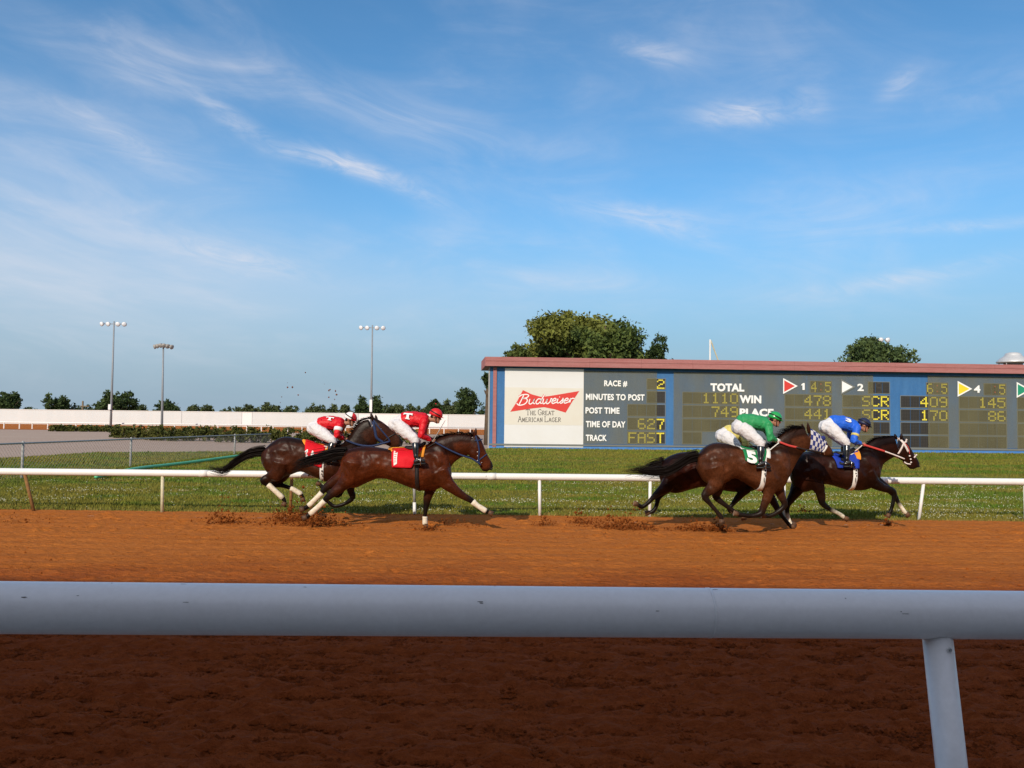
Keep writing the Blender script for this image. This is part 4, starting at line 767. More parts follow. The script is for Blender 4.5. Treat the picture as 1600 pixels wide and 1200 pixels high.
class Horse:
    def __init__(s, Y, label, torso, neck, head, legs, blobs=(), ears=(), bay=BAY, leg_low=BLACK, head_col=None, dark_legs=False, voxel=.0145, group='racehorses'):
        s.Y = Y; lift = lambda p: Vector((p.x, p.y, max(p.z, .035)))
        p0 = P(torso[len(torso) // 2][0], 700, Y); s.root = thing('racehorse', (p0.x, Y, 0), label, 'horse', group); s.loc = (p0.x, Y, 0)
        mb = MB(); seg = []
        def rg(l): return [(P(a, b, Y), P(c, d, Y), w) for a, b, c, d, w in l]
        T, Nk, Hd = rg(torso), rg(neck), rg(head); s.T, s.N, s.H = T, Nk, Hd
        loft(mb, T); loft(mb, Nk, n=16); loft(mb, Hd, n=14, e=.8)
        hc = head_col or tuple(v * .85 for v in bay)
        for L_, c in ((T, bay), (Nk, bay), (Hd, hc)):
            for q, r in zip(L_[:-1], L_[1:]):
                # upper line darker than the flanks
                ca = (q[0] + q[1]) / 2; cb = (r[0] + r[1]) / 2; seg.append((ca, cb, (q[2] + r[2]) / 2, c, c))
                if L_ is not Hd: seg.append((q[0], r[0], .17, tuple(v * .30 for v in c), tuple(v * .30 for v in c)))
        nz = Hd[-1]; seg.append((nz[0], nz[1], .06, BLACK, BLACK))
        s.foot = []; s.wraps = []; s.paths = []
        for lg in legs:
            dy0, dy1 = lg['dy']; pts = lg['pts']; n = len(pts); W_ = []
            for i, (x, y, r) in enumerate(pts):
                dy = dy0 + (dy1 - dy0) * min(1, i / (n * .5)); W_.append(P(x, y, Y + dy))
            rr = [p[2] for p in pts]
            for i in range(n): W_[i] = Vector((W_[i].x, W_[i].y, max(W_[i].z, rr[i] * .8 + .012)))
            W2, R2 = spline(W_, rr, 3); mb.tube(W2, R2, 12, lat=.84)
            kn = lg.get('knee', n - 4)
            for i in range(n - 1):
                def cc(j): 
                    if j < kn - 1: return bay if j == 0 or not dark_legs else tuple(v * .35 for v in bay)
                    if lg.get('sock') is not None and j >= lg['sock']: return SOCK
                    return leg_low if j >= kn else tuple((a + b) / 2 for a, b in zip(bay, leg_low))
                seg.append((W_[i], W_[i + 1], (rr[i] + rr[i + 1]) / 2, cc(i), cc(i + 1)))
            s.foot.append((W_[-2], W_[-1], rr[-1], lg)); s.paths.append((W_, rr, lg))
        for (x, y, dy, rx, ry, rz) in blobs: mb.ell(P(x, y, Y + dy), (rx, ry, rz), 14, 10)
        # jaw, eye ridges, nostrils
        h0, h1, h5 = Hd[0], Hd[1], Hd[-1]
        cj = h1[1].lerp(h1[0], .34); 
        for sg in (-1, 1):
            mb.ell(cj + Vector((0, sg * .045, 0)), (.105, .05, .105), 12, 8)
            ey = Hd[1][0].lerp(Hd[1][1], .30) + (Hd[2][0] - Hd[1][0]) * .25; mb.ell(ey + Vector((0, sg * .066, 0)), (.04, .02, .03), 10, 6)
            mb.ell(nz[0].lerp(nz[1], .4) + Vector((0, sg * .035, 0)), (.035, .02, .032), 10, 6)
        me = fuse(mb, 'body', s.loc, voxel, 5, .55)
        # uneven musculature under the skin
        V0 = coords(me).copy(); nn = np.empty(len(V0) * 3, np.float32); me.vertices.foreach_get('normal', nn); nn = nn.reshape(-1, 3); X_, Z_ = V0[:, 0] + 20, V0[:, 2] + 20
        am = .045 * (vnoise(X_ * 6.5 + Z_ * 4, Z_ * 4.2 - X_ * 1.5 + V0[:, 1] * 3, 60) - .5) + .018 * (vnoise(X_ * 15 + Z_ * 8, Z_ * 12 - X_ * 5, 61) - .5)
        thick = np.clip((np.abs(V0[:, 1]) - .10) / .12, 0, 1); V0 += nn * (am * thick)[:, None]; me.vertices.foreach_set('co', V0.astype(np.float32).ravel()); me.update()
        V = coords(me) + np.array(s.loc); best = np.full(len(V), 1e9); col = np.zeros((len(V), 3))
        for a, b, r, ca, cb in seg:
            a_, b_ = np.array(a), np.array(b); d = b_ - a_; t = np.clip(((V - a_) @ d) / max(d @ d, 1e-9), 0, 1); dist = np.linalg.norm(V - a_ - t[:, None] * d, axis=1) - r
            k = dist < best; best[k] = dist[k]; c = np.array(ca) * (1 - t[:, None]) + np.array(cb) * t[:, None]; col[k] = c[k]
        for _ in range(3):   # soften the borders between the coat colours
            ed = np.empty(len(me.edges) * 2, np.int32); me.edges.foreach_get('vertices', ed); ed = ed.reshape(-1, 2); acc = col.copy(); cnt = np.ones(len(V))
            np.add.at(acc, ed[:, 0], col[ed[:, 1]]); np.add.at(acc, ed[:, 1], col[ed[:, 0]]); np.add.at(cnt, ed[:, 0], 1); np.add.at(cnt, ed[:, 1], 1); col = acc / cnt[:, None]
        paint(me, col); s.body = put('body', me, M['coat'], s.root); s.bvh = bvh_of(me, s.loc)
        for a, b, r, lg in s.foot:
            d = (b - a).normalized(); hd = lg.get('hoof', None)
            if hd: d = Vector((hd[0], 0, hd[1])).normalized()
            L = .085; st = b - d * .01; 
            if (st + d * L).z < .02: st.z = max(st.z, .02 - d.z * L)
            x = Vector((0, 1, 0)); y = d.cross(x); rings = []
            for t, rr, sh in ((0, r * .98, 0), (.45, r * 1.12, .006), (1, r * 1.3, .014)):
                rings.append([st + d * L * t + (x * math.cos(k * math.pi / 7) + y * math.sin(k * math.pi / 7) * 1.12) * rr for k in range(14)])
            h = MB().rings(rings).build('hoof', M['hoof'], s.root, True)
            rs = [[st + d * L * 1.004 + (x * math.cos(k * math.pi / 7) + y * math.sin(k * math.pi / 7) * 1.12) * q for k in range(14)] for q in (r * 1.18, r * .8)]
            m2 = MB().rings([rs[0], [p - d * .004 for p in rs[0]]]); m2.build('sole', M['sole'], h)
        # ears
        for (bx, by, tx, ty), sg in ears:
            b0 = P(bx, by, Y) + Vector((0, sg * .045, -.02)); t0 = P(tx, ty, Y) + Vector((0, sg * .06, 0)); m2 = MB(); m2.tube([b0, b0.lerp(t0, .45), b0.lerp(t0, .8), t0], [.028, .034, .02, .004], 10, lat=.75, sub=2)
            e = m2.build('ear', M['coat'], s.root, True); paint(e.data, np.tile(np.array(hc) * .6, (len(e.data.vertices), 1)))
        for sg in (-1, 1):
            ey = Hd[1][0].lerp(Hd[1][1], .31) + (Hd[2][0] - Hd[1][0]) * .25; MB().ell(ey + Vector((0, sg * .086, -.002)), (.02, .012, .016), 10, 8).build('eye', M['boot'], s.root, True)
            MB().ell(nz[0].lerp(nz[1], .42) + Vector((.012, sg * .052, 0)), (.014, .008, .012), 8, 6).build('nostril', M['black'], s.root, True)
    def wrap(s, leg, i0, i1, m='wrap', grow=.009):
        W_, rr, lg = s.paths[leg]
        def at(u): i = min(int(u), len(W_) - 2); t = u - i; return W_[i].lerp(W_[i + 1], t), rr[i] * (1 - t) + rr[i + 1] * t
        q = [at(i0 + (i1 - i0) * k / 6) for k in range(7)]; MB().tube([a for a, _ in q], [b * .96 + grow for _, b in q], 14, lat=.92, cap=False).build('leg_wrap', M[m], s.root, True)
    def side(s, px, py, off=.006, sgn=-1):
        """point on the horse's near flank seen there"""
        p = P(px, py, s.Y); h = s.bvh.ray_cast(Vector((p.x, s.Y + sgn * 1.2, p.z)), Vector((0, -sgn, 0)))
        return (h[0] + h[1] * off) if h[0] is not None else Vector((p.x, s.Y + sgn * .05, p.z))
    def band(s, name, m, tops, bots, a0, a1, off=.014, nx=8, na=22, th=.008, parent=None):
        """cloth round the trunk: tops/bots give the fore and aft edge (px at the centre height); angles from the spine"""
        V, Fs = [], []
        for i in range(nx + 1):
            for j in range(na + 1):
                u = i / nx; w = j / na; ang = a0 + (a1 - a0) * w; g = abs(ang) / math.pi
                px = (tops[0] * (1 - u) + tops[1] * u) * (1 - g) + (bots[0] * (1 - u) + bots[1] * u) * g
                cx = P(px, 725, s.Y); c = Vector((cx.x, s.Y, cx.z)); d = Vector((0, -math.sin(ang), math.cos(ang))); h = s.bvh.ray_cast(c, d)
                p = h[0] if h[0] is not None else c + d * .28
                V.append(p + d * off)
        n1 = na + 1
        for i in range(nx):
            for j in range(na): k = i * n1 + j; Fs.append((k, k + 1, k + n1 + 1, k + n1))
        mb = MB(); mb.add(V, Fs); o = mb.build(name, M[m], parent or s.root, True); md = o.modifiers.new('t', 'SOLIDIFY'); md.thickness = th; md.offset = 0; return o
    def cloth(s, name, m, quad, off=.016, n=12, parent=None, sag=0, far=True):
        """saddle cloth on the near side between four photo points (top left, top right, bottom right, bottom left), running over the back to the far side"""
        V, Fs = [], []; a, b, c, d = [P(x, y, s.Y) for x, y in quad]
        mrow = n if not far else n + 6
        for i in range(n + 1):
            u = i / n
            for j in range(mrow + 1):
                w = j / n
                if w <= 1:
                    p = (a.lerp(b, u)).lerp(d.lerp(c, u), 1 - w)   # j=0 bottom, j=n top
                    h = s.bvh.ray_cast(Vector((p.x, s.Y - 1.2, p.z)), Vector((0, 1, 0)))
                    q = h[0] if h[0] is not None else Vector((p.x, s.Y - .12 + .1 * w, p.z))
                    q = q + Vector((0, -off - sag * (1 - w) * (.5 + .5 * math.sin(u * 9 + w * 3)), .004))
                else:
                    p = a.lerp(b, u); k = (w - 1) * 2; yy = s.Y - .18 + k * .42; h = s.bvh.ray_cast(Vector((p.x, yy, p.z + .8)), Vector((0, 0, -1))); q = (h[0] if h[0] is not None else p) + Vector((0, 0, off))
                V.append(q)
        n1 = mrow + 1
        for i in range(n):
            for j in range(mrow): k = i * n1 + j; Fs.append((k, k + n1, k + n1 + 1, k + 1))
        mb = MB(); mb.add(V, Fs); o = mb.build(name, M[m], parent or s.root, True); md = o.modifiers.new('t', 'SOLIDIFY'); md.thickness = .008; md.offset = 0; return o
    def strap(s, name, m, pts, w=.022, sides=(-1,), off=.008, sub=5, parent=None):
        for sg in sides:
            pp, _ = spline([Vector((x, y)) for x, y in pts], [1] * len(pts), sub) if len(pts) > 2 else ([Vector(pts[0]).lerp(Vector(pts[1]), k / 8) for k in range(9)], 0)
            q = [s.side(p.x, p.y, off, sg) for p in pp]; V, Fs = [], []
            for i, p in enumerate(q):
                t = (q[min(i + 1, len(q) - 1)] - q[max(i - 1, 0)]).normalized(); nn = t.cross(Vector((0, 1, 0))).normalized() * w / 2; V += [p - nn, p + nn]
            for i in range(len(q) - 1): k = 2 * i; Fs.append((k, k + 1, k + 3, k + 2))
            mb = MB(); mb.add(V, Fs); o = mb.build(name, M[m], parent or s.root, True); md = o.modifiers.new('t', 'SOLIDIFY'); md.thickness = .006; md.offset = 0
        return o
    def hairs(s, name, guide, n, spread0, spread1, w, seed, parent=None, dy=0.0, taper=True, curl=.02):
        """strands along guide points (px,py) ; each strand starts near the root and drifts apart"""
        g = np.random.default_rng(seed); P0 = [P(x, y, s.Y + dy) for x, y in guide]; pp, _ = spline(P0, [1] * len(P0), 4); m_ = len(pp); V, Fs = [], []
        for k in range(n):
            o0 = g.normal(0, 1, 3); L = g.uniform(.62, 1.0) if taper else 1; last = max(3, int(m_ * L)); ph = g.uniform(0, 6.28); fr = g.uniform(.6, 1.6); ang = g.uniform(0, math.pi); b0 = len(V)
            for i in range(last):
                t = i / (m_ - 1); sp = spread0 + (spread1 - spread0) * t ** 1.3; wv = curl * t * math.sin(ph + fr * 5 * t)
                c = pp[i] + Vector((o0[0] * sp * .5, o0[1] * sp * .8, o0[2] * sp + wv)); ww = w * (1 - .85 * i / (last - 1)) * .5; d = Vector((0, math.cos(ang), math.sin(ang))) * ww; V += [c - d, c + d]
            for i in range(last - 1): q = b0 + 2 * i; Fs.append((q, q + 1, q + 3, q + 2))
        mb = MB(); mb.add(V, Fs); me = mb.mesh(name, wloc(parent or s.root), True); o = put(name, me, M['hair'], parent or s.root); return o
    def mane(s, pts, L, lean, seed, n=260):
        """locks along the crest; pts = crest in px, lean = (dx, dz) blown direction"""
        g = np.random.default_rng(seed); pp, _ = spline([P(x, y, s.Y) for x, y in pts], [1] * len(pts), 8); V, Fs = [], []
        for k in range(n):
            u = g.random() * (len(pp) - 1.01); i = int(u); b = pp[i].lerp(pp[i + 1], u - i) + Vector((0, g.normal(0, .018), -.02)); l = L * g.uniform(.5, 1.25); dv = Vector((lean[0] + g.normal(0, .28), g.normal(-.25, .55), lean[1] + g.normal(0, .28))).normalized(); b0 = len(V)
            for j in range(5):
                t = j / 4; c = b + dv * l * t + Vector((-.05 * t * t, 0, -.06 * t * t)) * (l / .12); w = .011 * (1 - .9 * t); a = Vector((.6, .8 * math.sin(k), .3)).normalized() * w; V += [c - a, c + a]
            for j in range(4): q = b0 + 2 * j; Fs.append((q, q + 1, q + 3, q + 2))
        mb = MB(); mb.add(V, Fs); put('mane', mb.mesh('mane', wloc(s.root), True), M['hair'], s.root)

def text_on(txt, m, bvh, c, udir, vdir, w, h, cast, parent, off=.012, bold=.05, name='number', fallback=True, seg=None):
    V2, Fs = seg if seg else text_pts(txt, bold); V = []
    for u, v in V2:
        p = c + udir * (u - .5) * w + vdir * (v - .5) * h; hh = bvh.ray_cast(p - cast * 1.0, cast)
        V.append((hh[0] - cast * off) if hh[0] is not None and (hh[0] - p).length < .4 else p - cast * .02)
    mb = MB(); mb.add(V, Fs); return mb.build(name, M[m] if isinstance(m, str) else m, parent)
ONE = ([(.3, 0), (.7, 0), (.7, 1), (.45, 1), (.05, .78), (.05, .62), (.3, .72)], [(0, 1, 2, 3, 6), (3, 4, 5, 6)])
TEE = ([(.36, 0), (.64, 0), (.64, .72), (.36, .72), (0, .72), (1, .72), (1, 1), (0, 1), (0, .58), (.14, .72), (.86, .72), (1, .58), (.25, 0), (.75, 0), (.75, .12), (.25, .12)], [(0, 1, 2, 3), (4, 5, 6, 7), (8, 9, 4), (10, 11, 5), (12, 13, 14, 15)])

class Rider:
    def __init__(s, Y, label, J, silk, helm, group='jockeys'):
        """J: px points. hip, mid, sho (shoulder), neck, head, knee, ankle, toe, elbow, hand; sizes in metres"""
        s.Y = Y; hp = P(*J['hip'], Y); s.root = thing('person', (hp.x, Y, hp.z), label, 'person', group); q = lambda k, dy=0.0: P(*J[k], Y + dy)
        sc = J.get('sc', 1.0); hip, mid, sho, nk, hd = q('hip'), q('mid'), q('sho'), q('neck'), q('head'); face = Vector((J.get('fx', .9), -.12, J.get('fz', -.35))).normalized(); up = Vector((-face.z * face.x, 0, 1)); up = (up - face * up.dot(face)).normalized(); lat = face.cross(up)
        ROT = Matrix((face, lat, up)).transposed()
        body, silkm, pants = MB(), MB(), MB()
        pl = P(*J.get('pel', J['hip']), Y)
        def trunk(mb, g):
            mb.tube([hip, mid, sho], [(.125 + g), (.135 + g), (.125 + g)], 16, lat=1.28, sub=4)
            mb.tube([sho + Vector((0, -.14, .005)), sho + Vector((0, .14, .005))], .072 + g, 12)
        trunk(body, -.012); trunk(silkm, .012)
        body.tube([sho, nk, hd + up * -.05], [.06, .052, .055], 12)
        # head: cranium, jaw, nose, chin, ears, lips
        H = lambda x, y, z: hd + ROT @ Vector((x, y, z))
        body.ell(H(-.01, 0, .03), (.094, .074, .098), 14, 10, ROT); body.ell(H(.035, 0, -.05), (.058, .052, .065), 12, 8, ROT); body.tube([H(.078, 0, .012), H(.108, 0, -.022)], [.012, .018], 8); body.ell(H(.078, 0, -.085), (.026, .028, .022), 8, 6, ROT)
        body.ell(H(.082, 0, -.056), (.018, .026, .012), 8, 6, ROT)
        for sg in (-1, 1): body.ell(H(-.012, sg * .078, -.005), (.022, .010, .032), 8, 6, ROT); body.ell(H(.05, sg * .035, -.02), (.024, .02, .02), 8, 6, ROT)
        fingers = MB()
        for sg in (-1, 1):
            dx = 0 if sg < 0 else J.get('farx', 3)
            def a(k, dy): x, y = J[k]; return P(x + dx, y, Y + sg * dy)
            S0, E0, H0 = sho + Vector((0, sg * .17, 0)), a('elbow', .25), a('hand', .075)
            body.tube([S0, E0, H0], [.045, .038, .026], 10, sub=3); d = (H0 - E0).normalized()
            silkm.tube([S0, E0.lerp(S0, .1), E0, E0.lerp(H0, J.get('cuff', .80))], [.078, .066, .060, .042], 12, sub=3)
            palm = H0 + d * .045; body.ell(palm, (.042, .024, .036), 10, 7)
            for f in range(4):
                b = palm + Vector((.018, -.012 * sg * 0, .026 - f * .017)); e = (.032, .036, .034, .026)[f]
                fingers.tube([b, b + Vector((e, -sg * .008, -.004)), b + Vector((e * .9, -sg * .030, -.014)), b + Vector((e * .25, -sg * .034, -.018))], [.0095, .0095, .0085, .007], 7)
            fingers.tube([palm + Vector((-.005, 0, .022)), palm + Vector((.020, -sg * .004, .040)), palm + Vector((.040, -sg * .014, .030))], [.011, .010, .008], 7)
            if J.get('glove'): MB().tube([E0.lerp(H0, .78), H0 + d * .02], [.046, .040], 12).build('cuff', M['whitecloth'], s.root, True)
            # legs
            HI = pl + Vector((0, sg * .10, 0)); K = a('knee', .27); A_ = a('ankle', .35); T_ = a('toe', .37); hl = a('heel', .355)
            body.tube([HI, HI.lerp(K, .5), K, A_], [.10, .085, .058, .038], 12, sub=3)
            pants.tube([HI, HI.lerp(K, .35), HI.lerp(K, .75), K], [.128, .125, .098, .080], 16, sub=3); tp = K.lerp(A_, J.get('boot', .28)); pants.tube([K, tp], [.078, .058], 12, sub=2)
            bt = MB(); bt.tube([tp, tp.lerp(A_, .35), tp.lerp(A_, .8), A_], [.064, .066, .048, .044], 14, sub=2); bt.tube([hl, A_.lerp(T_, .45) + Vector((0, 0, -.01)), T_], [.040, .044, .032], 12, sub=2)
            me = fuse(bt, 'boot', s.root.location, .011, 3); bo = put('boot', me, M['boot'], s.root)
            so_ = MB(); so_.tube([hl + Vector((-.02, 0, -.045)), T_ + Vector((.02, 0, -.035))], .018, 8, lat=2.1); so_.build('boot_sole', M['black'], bo, True)
            st = MB(); c = hl.lerp(T_, .62) + Vector((0, 0, -.055)); r2 = [c + Vector((0, math.cos(t) * .06, .062 + math.sin(t) * .075)) for t in np.linspace(0, 6.283, 13)]; st.tube(r2, .006, 6); st.build('stirrup', M['metal'], s.root, True)
            if sg < 0: s.K, s.A, s.E, s.S, s.Hd = K, A_, E0, S0, H0 + d * .045
        pants.tube([pl + Vector((-.02, -.09, 0)), pl + Vector((-.02, .09, 0))], .135, 14); pants.tube([pl, hip.lerp(mid, .15)], [.135, .128], 14, lat=1.25)
        body.tube([pl + Vector((0, -.08, 0)), pl + Vector((0, .08, 0))], .11, 12)
        me = fuse(body, 'body', s.root.location, .0105, 2); 
        bm = bmesh.new(); bm.from_mesh(me); fm = fingers.mesh('f', s.root.location, True); bm.from_mesh(fm); bm.to_mesh(me); bm.free(); bpy.data.meshes.remove(fm); me.polygons.foreach_set('use_smooth', [True] * len(me.polygons))
        s.body = put('body', me, M['skin'], s.root)
        me = fuse(silkm, 'jersey', s.root.location, .012, 3); s.jersey = put('jersey', me, M[silk], s.root); s.bvh = bvh_of(me, s.root.location)
        tx = bpy.data.textures.get('folds') or bpy.data.textures.new('folds', 'CLOUDS'); tx.noise_scale = .085
        me = fuse(pants, 'breeches', s.root.location, .012, 3); s.pants = put('breeches', me, M['breech'], s.root)
        for o in (s.jersey, s.pants): md = o.modifiers.new('folds', 'DISPLACE'); md.texture = tx; md.strength = .030; md.mid_level = .5
        # helmet: shell, peak, button, strap ; goggles
        hm = MB(); rs = []
        for i in range(8):
            th = math.pi / 2 * 1.12 * (1 - i / 7) + .03; rs.append([H(-.012 + .128 * math.sin(th) * math.cos(2 * math.pi * k / 24), .105 * math.sin(th) * math.sin(2 * math.pi * k / 24), .035 + .118 * math.cos(th)) for k in range(24)])
        hm.rings(rs); s.helmet = hm.build('helmet', M[helm], s.root, True)
        pk = MB(); up0 = [H(.085 + .062 * math.cos(t), .082 * math.sin(t) * 1.0, .030 - .004 * math.cos(t)) for t in np.linspace(-1.5, 1.5, 9)]; lo = [p - ROT @ Vector((0, 0, .008)) for p in up0]; n = 9; pk.add(up0 + lo, [tuple(range(n)), tuple(range(2 * n - 1, n - 1, -1))] + [(i, i + n, (i + 1) % n + n, (i + 1) % n) for i in range(n)]); pk.build('peak', M[helm], s.helmet)
        st = MB(); st.tube([H(.02, .086, .03), H(.03, .07, -.05), H(.055, .035, -.10), H(.06, 0, -.112), H(.055, -.035, -.10), H(.03, -.07, -.05), H(.02, -.086, .03)], .007, 6, sub=2); st.build('chin_strap', M['black'], s.helmet)
        gg = MB(); gg.tube([H(-.13 * math.cos(t) * 1.02, .11 * math.sin(t), .060 - .022 * math.cos(t) * -1) for t in np.linspace(-2.3, 2.3, 15)], .011, 6); gg.build('goggle_strap', M['black'], s.helmet, True)
        for sg in (-1, 1): MB().ell(H(.078, sg * .030, -.002), (.016, .024, .018), 10, 6, ROT).build('goggles', M['boot'], s.root, True)
        # hair at the nape
        hr = MB(); hr.ell(H(-.055, 0, -.025), (.045, .068, .045), 12, 8, ROT); hr.build('hair', M['hair'], s.root, True)
        s.H, s.ROT = H, ROT
        s.saddle = None

def saddle(h, p0, p1, py):
    """small racing saddle between the withers and the loin"""
    a, b = P(p0, py, h.Y), P(p1, py - 1, h.Y); m = MB(); n = 12
    top = []
    for i in range(n + 1):
        u = i / n; c = a.lerp(b, u); hit = h.bvh.ray_cast(Vector((c.x, h.Y, c.z + 1)), Vector((0, 0, -1))); z = hit[0].z if hit[0] else c.z; top.append((Vector((c.x, h.Y, z + .025 + .03 * (2 * u - 1) ** 2)), .03 + .02 * math.sin(math.pi * u)))
    m.tube([t for t, _ in top], [r for _, r in top], 12, lat=3.0); m.build('saddle', M['tackblack'], h.root, True)
def rein(h, m, pts, w=.012, dy0=-.15, dy1=-.115, name='rein', parent=None):
    q = [P(x, y, h.Y + dy0 + (dy1 - dy0) * i / (len(pts) - 1)) for i, (x, y) in enumerate(pts)]; MB().tube(q, w, 8, sub=3).build(name, M[m], parent or h.root, True)
    q = [Vector((p.x, 2 * h.Y - p.y, p.z)) for p in q]; MB().tube(q, w, 8, sub=3).build(name, M[m], parent or h.root, True)
def girth(h, px_t, px_b, w, marks=True, m='whitecloth'):
    g = h.band('girth', m, (px_t - w, px_t + w), (px_b - w, px_b + w), -math.pi, math.pi, .012, 3, 48)
    if marks:
        for (dx, dy, rx, rz, k) in ((0, 0, 1, 1, 0), (-.006, -.05, .8, .8, 0), (.004, -.085, .7, .8, 0), (-.012, -.15, .55, 2.4, 1)):
            c = h.side(px_t * .42 + px_b * .58 + dx * 85 + .6, 736 - dy * 85 * 1.05 - 2, .026); MB().ell(c, (.016 * rx, .004, .020 * rz), 10, 6).build('printed_mark', M['black'], g)

NEAR_H, FAR_H, NEAR_F, FAR_F = (-.15, -.12), (.15, .12), (-.13, -.11), (.13, .11)
# --- H2: red cloth, leading the left pair
h2 = Horse(15.3, 'gleaming bay racehorse with white leg wraps and blue bridle, front one of the left pair', 
  [(536, 712, 533, 738, .12), (548, 702, 536, 752, .22), (566, 697, 552, 763, .27), (586, 698, 574, 754, .285), (604, 701, 595, 747, .275), (620, 703, 618, 753, .29), (640, 703, 638, 761, .30), (655, 700, 655, 766, .285), (671, 694, 671, 767, .26), (684, 690, 687, 763, .225), (694, 692, 700, 753, .18), (700, 702, 706, 742, .11)],
  [(664, 696, 702, 746, .17), (684, 684, 706, 728, .125), (700, 679, 716, 718, .10), (718, 677, 728, 712, .085), (736, 679, 741, 709, .08)],
  [(742, 676, 731, 708, .082), (751, 685, 737, 718, .098), (757, 699, 745, 723, .08), (762, 711, 750, 730, .062), (768, 721, 754, 736, .058), (771, 729, 761, 737, .042)],
  [dict(dy=NEAR_H, pts=[(553, 722, .22), (547, 745, .16), (531, 761, .105), (513, 776, .066), (506, 784, .046), (495, 794, .040), (485, 803, .045), (479, 808, .038)], knee=3, hoof=(-.9, -.35)),
   dict(dy=FAR_H, pts=[(550, 722, .20), (538, 742, .14), (521, 753, .095), (507, 764, .064), (502, 771, .045), (492, 781, .040), (483, 790, .045), (475, 795, .038)], knee=3, hoof=(-1, -.25)),
   dict(dy=NEAR_F, pts=[(688, 735, .17), (696, 752, .145), (710, 765, .092), (724, 775, .066), (735, 781, .055), (746, 790, .038), (757, 797, .044), (764, 801, .038)], knee=4, hoof=(.9, -.35)),
   dict(dy=FAR_F, pts=[(682, 735, .16), (675, 757, .125), (669, 774, .082), (666, 789, .056), (665, 797, .044), (664, 808, .037), (664, 817, .043), (665, 822, .038)], knee=3, hoof=(.35, -1))],
  blobs=[(556, 728, -.12, .20, .17, .24), (556, 728, .12, .20, .17, .24), (682, 728, -.13, .14, .12, .25), (682, 728, .13, .14, .12, .25), (551, 712, 0, .16, .2, .13)],
  ears=[((742, 681, 744, 669), -1), ((738, 680, 737, 671), 1)], bay=(.070, .015, .004))
h2.wrap(0, 3.8, 6.1); h2.wrap(1, 3.8, 6.1); h2.wrap(2, 4.3, 6.4); h2.wrap(3, 4.9, 6.4)
h2.hairs('tail', [(541, 708), (524, 709), (505, 714), (488, 718), (470, 724), (456, 732)], 420, .045, .05, .016, 1)
h2.mane([(672, 692), (684, 683), (700, 678), (718, 675), (738, 677)], .13, (-.6, .25), 5)
h2.strap('bridle', 'tackblue', [(743, 681), (747, 692), (749, 705), (748, 716), (751, 728)], .028, (-1, 1)); h2.strap('browband', 'tackblue', [(742, 688), (748, 688), (754, 686)], .022, (-1, 1)); h2.strap('noseband', 'tackblue', [(745, 722), (752, 716), (761, 709)], .02, (-1, 1))
for y in (706, 712, 719): MB().ell(h2.side(746.5, y, .012), (.012, .006, .012), 8, 6).build('bridle_stud', M['metal'], h2.root)
MB().tube([h2.side(750, 727, .014), h2.side(753, 722, .02)], .009, 6).build('bit_ring', M['metal'], h2.root)
h2.cloth('under_pad', 'orange', [(608, 699), (666, 697), (664, 714), (614, 706)], .012)
h2.cloth('saddle_cloth', 'redcloth', [(614, 700), (663, 698), (646, 730), (616, 729)], .024, sag=.01)
def quadstrip(h, name, m, quad, off, n=6, parent=None):
    a, b, c, d = quad; V, Fs = [], []
    for i in range(n + 1):
        for j in range(n + 1):
            u, w = i / n, j / n; x = (a[0] * (1 - u) + b[0] * u) * (1 - w) + (d[0] * (1 - u) + c[0] * u) * w; y = (a[1] * (1 - u) + b[1] * u) * (1 - w) + (d[1] * (1 - u) + c[1] * u) * w; p = P(x, y, h.Y); hh = h.bvh.ray_cast(Vector((p.x, h.Y - 1.2, p.z)), Vector((0, 1, 0))); q = hh[0] if hh[0] is not None else Vector((p.x, h.Y - .12, p.z)); V.append(q + Vector((0, -off, 0)))
    for i in range(n):
        for j in range(n): k = i * (n + 1) + j; Fs.append((k, k + 1, k + n + 2, k + n + 1))
    mb = MB(); mb.add(V, Fs); return mb.build(name, M[m], parent or h.root, True)
num = quadstrip(h2, 'number', 'whitecloth', [(617.5, 704), (623.5, 703.5), (624, 723), (619, 726)], .048)
for k in range(6): quadstrip(h2, 'number_rib', 'redcloth', [(619, 706 + k * 2.8), (622.6, 705.7 + k * 2.8), (622.6, 706.5 + k * 2.8), (619, 706.8 + k * 2.8)], .052, 2, num)
h2.band('girth', 'tackblack', (650, 656), (652, 658), -math.pi, math.pi, .012, 2, 40); saddle(h2, 634, 664, 697)
j2 = Rider(15.3, 'jockey in red silks and plain red cap crouched over the front left bay', 
  dict(hip=(630, 656), pel=(621, 663), mid=(646, 655), sho=(664, 657), neck=(673, 655), head=(681, 651), knee=(649, 687), ankle=(650, 715), heel=(648, 722), toe=(663, 721), elbow=(658, 680), hand=(675, 689), boot=.20, fz=-.30), 'red', 'redhelm')
text_on('T', 'letter', j2.bvh, P(637, 649, 15.1), Vector((.97, 0, -.22)), Vector((.1, .35, .9)).normalized(), .17, .12, Vector((0, .75, -.6)).normalized(), j2.root, off=.035, seg=TEE, name='back_letter')
MB().ell(P(681, 631, 15.3) , (.014, .014, .010), 8, 6).build('cap_button', M['redhelm'], j2.helmet)
rein(h2, 'tackblue', [(680, 691), (700, 702), (720, 711), (738, 717), (751, 726)], .016); rein(h2, 'tackblack', [(680, 692), (672, 697), (664, 702)], .010)
cr = MB(); cr.tube([P(676, 690, 15.18), P(685, 675, 15.18), P(695.5, 657, 15.18)], [.010, .008, .006], 8); cr.build('riding_crop', M['galv'], None, True, loc=P(676, 690, 15.18), label='thin grey riding crop raised in the hand of the red capped jockey', cat='riding crop')

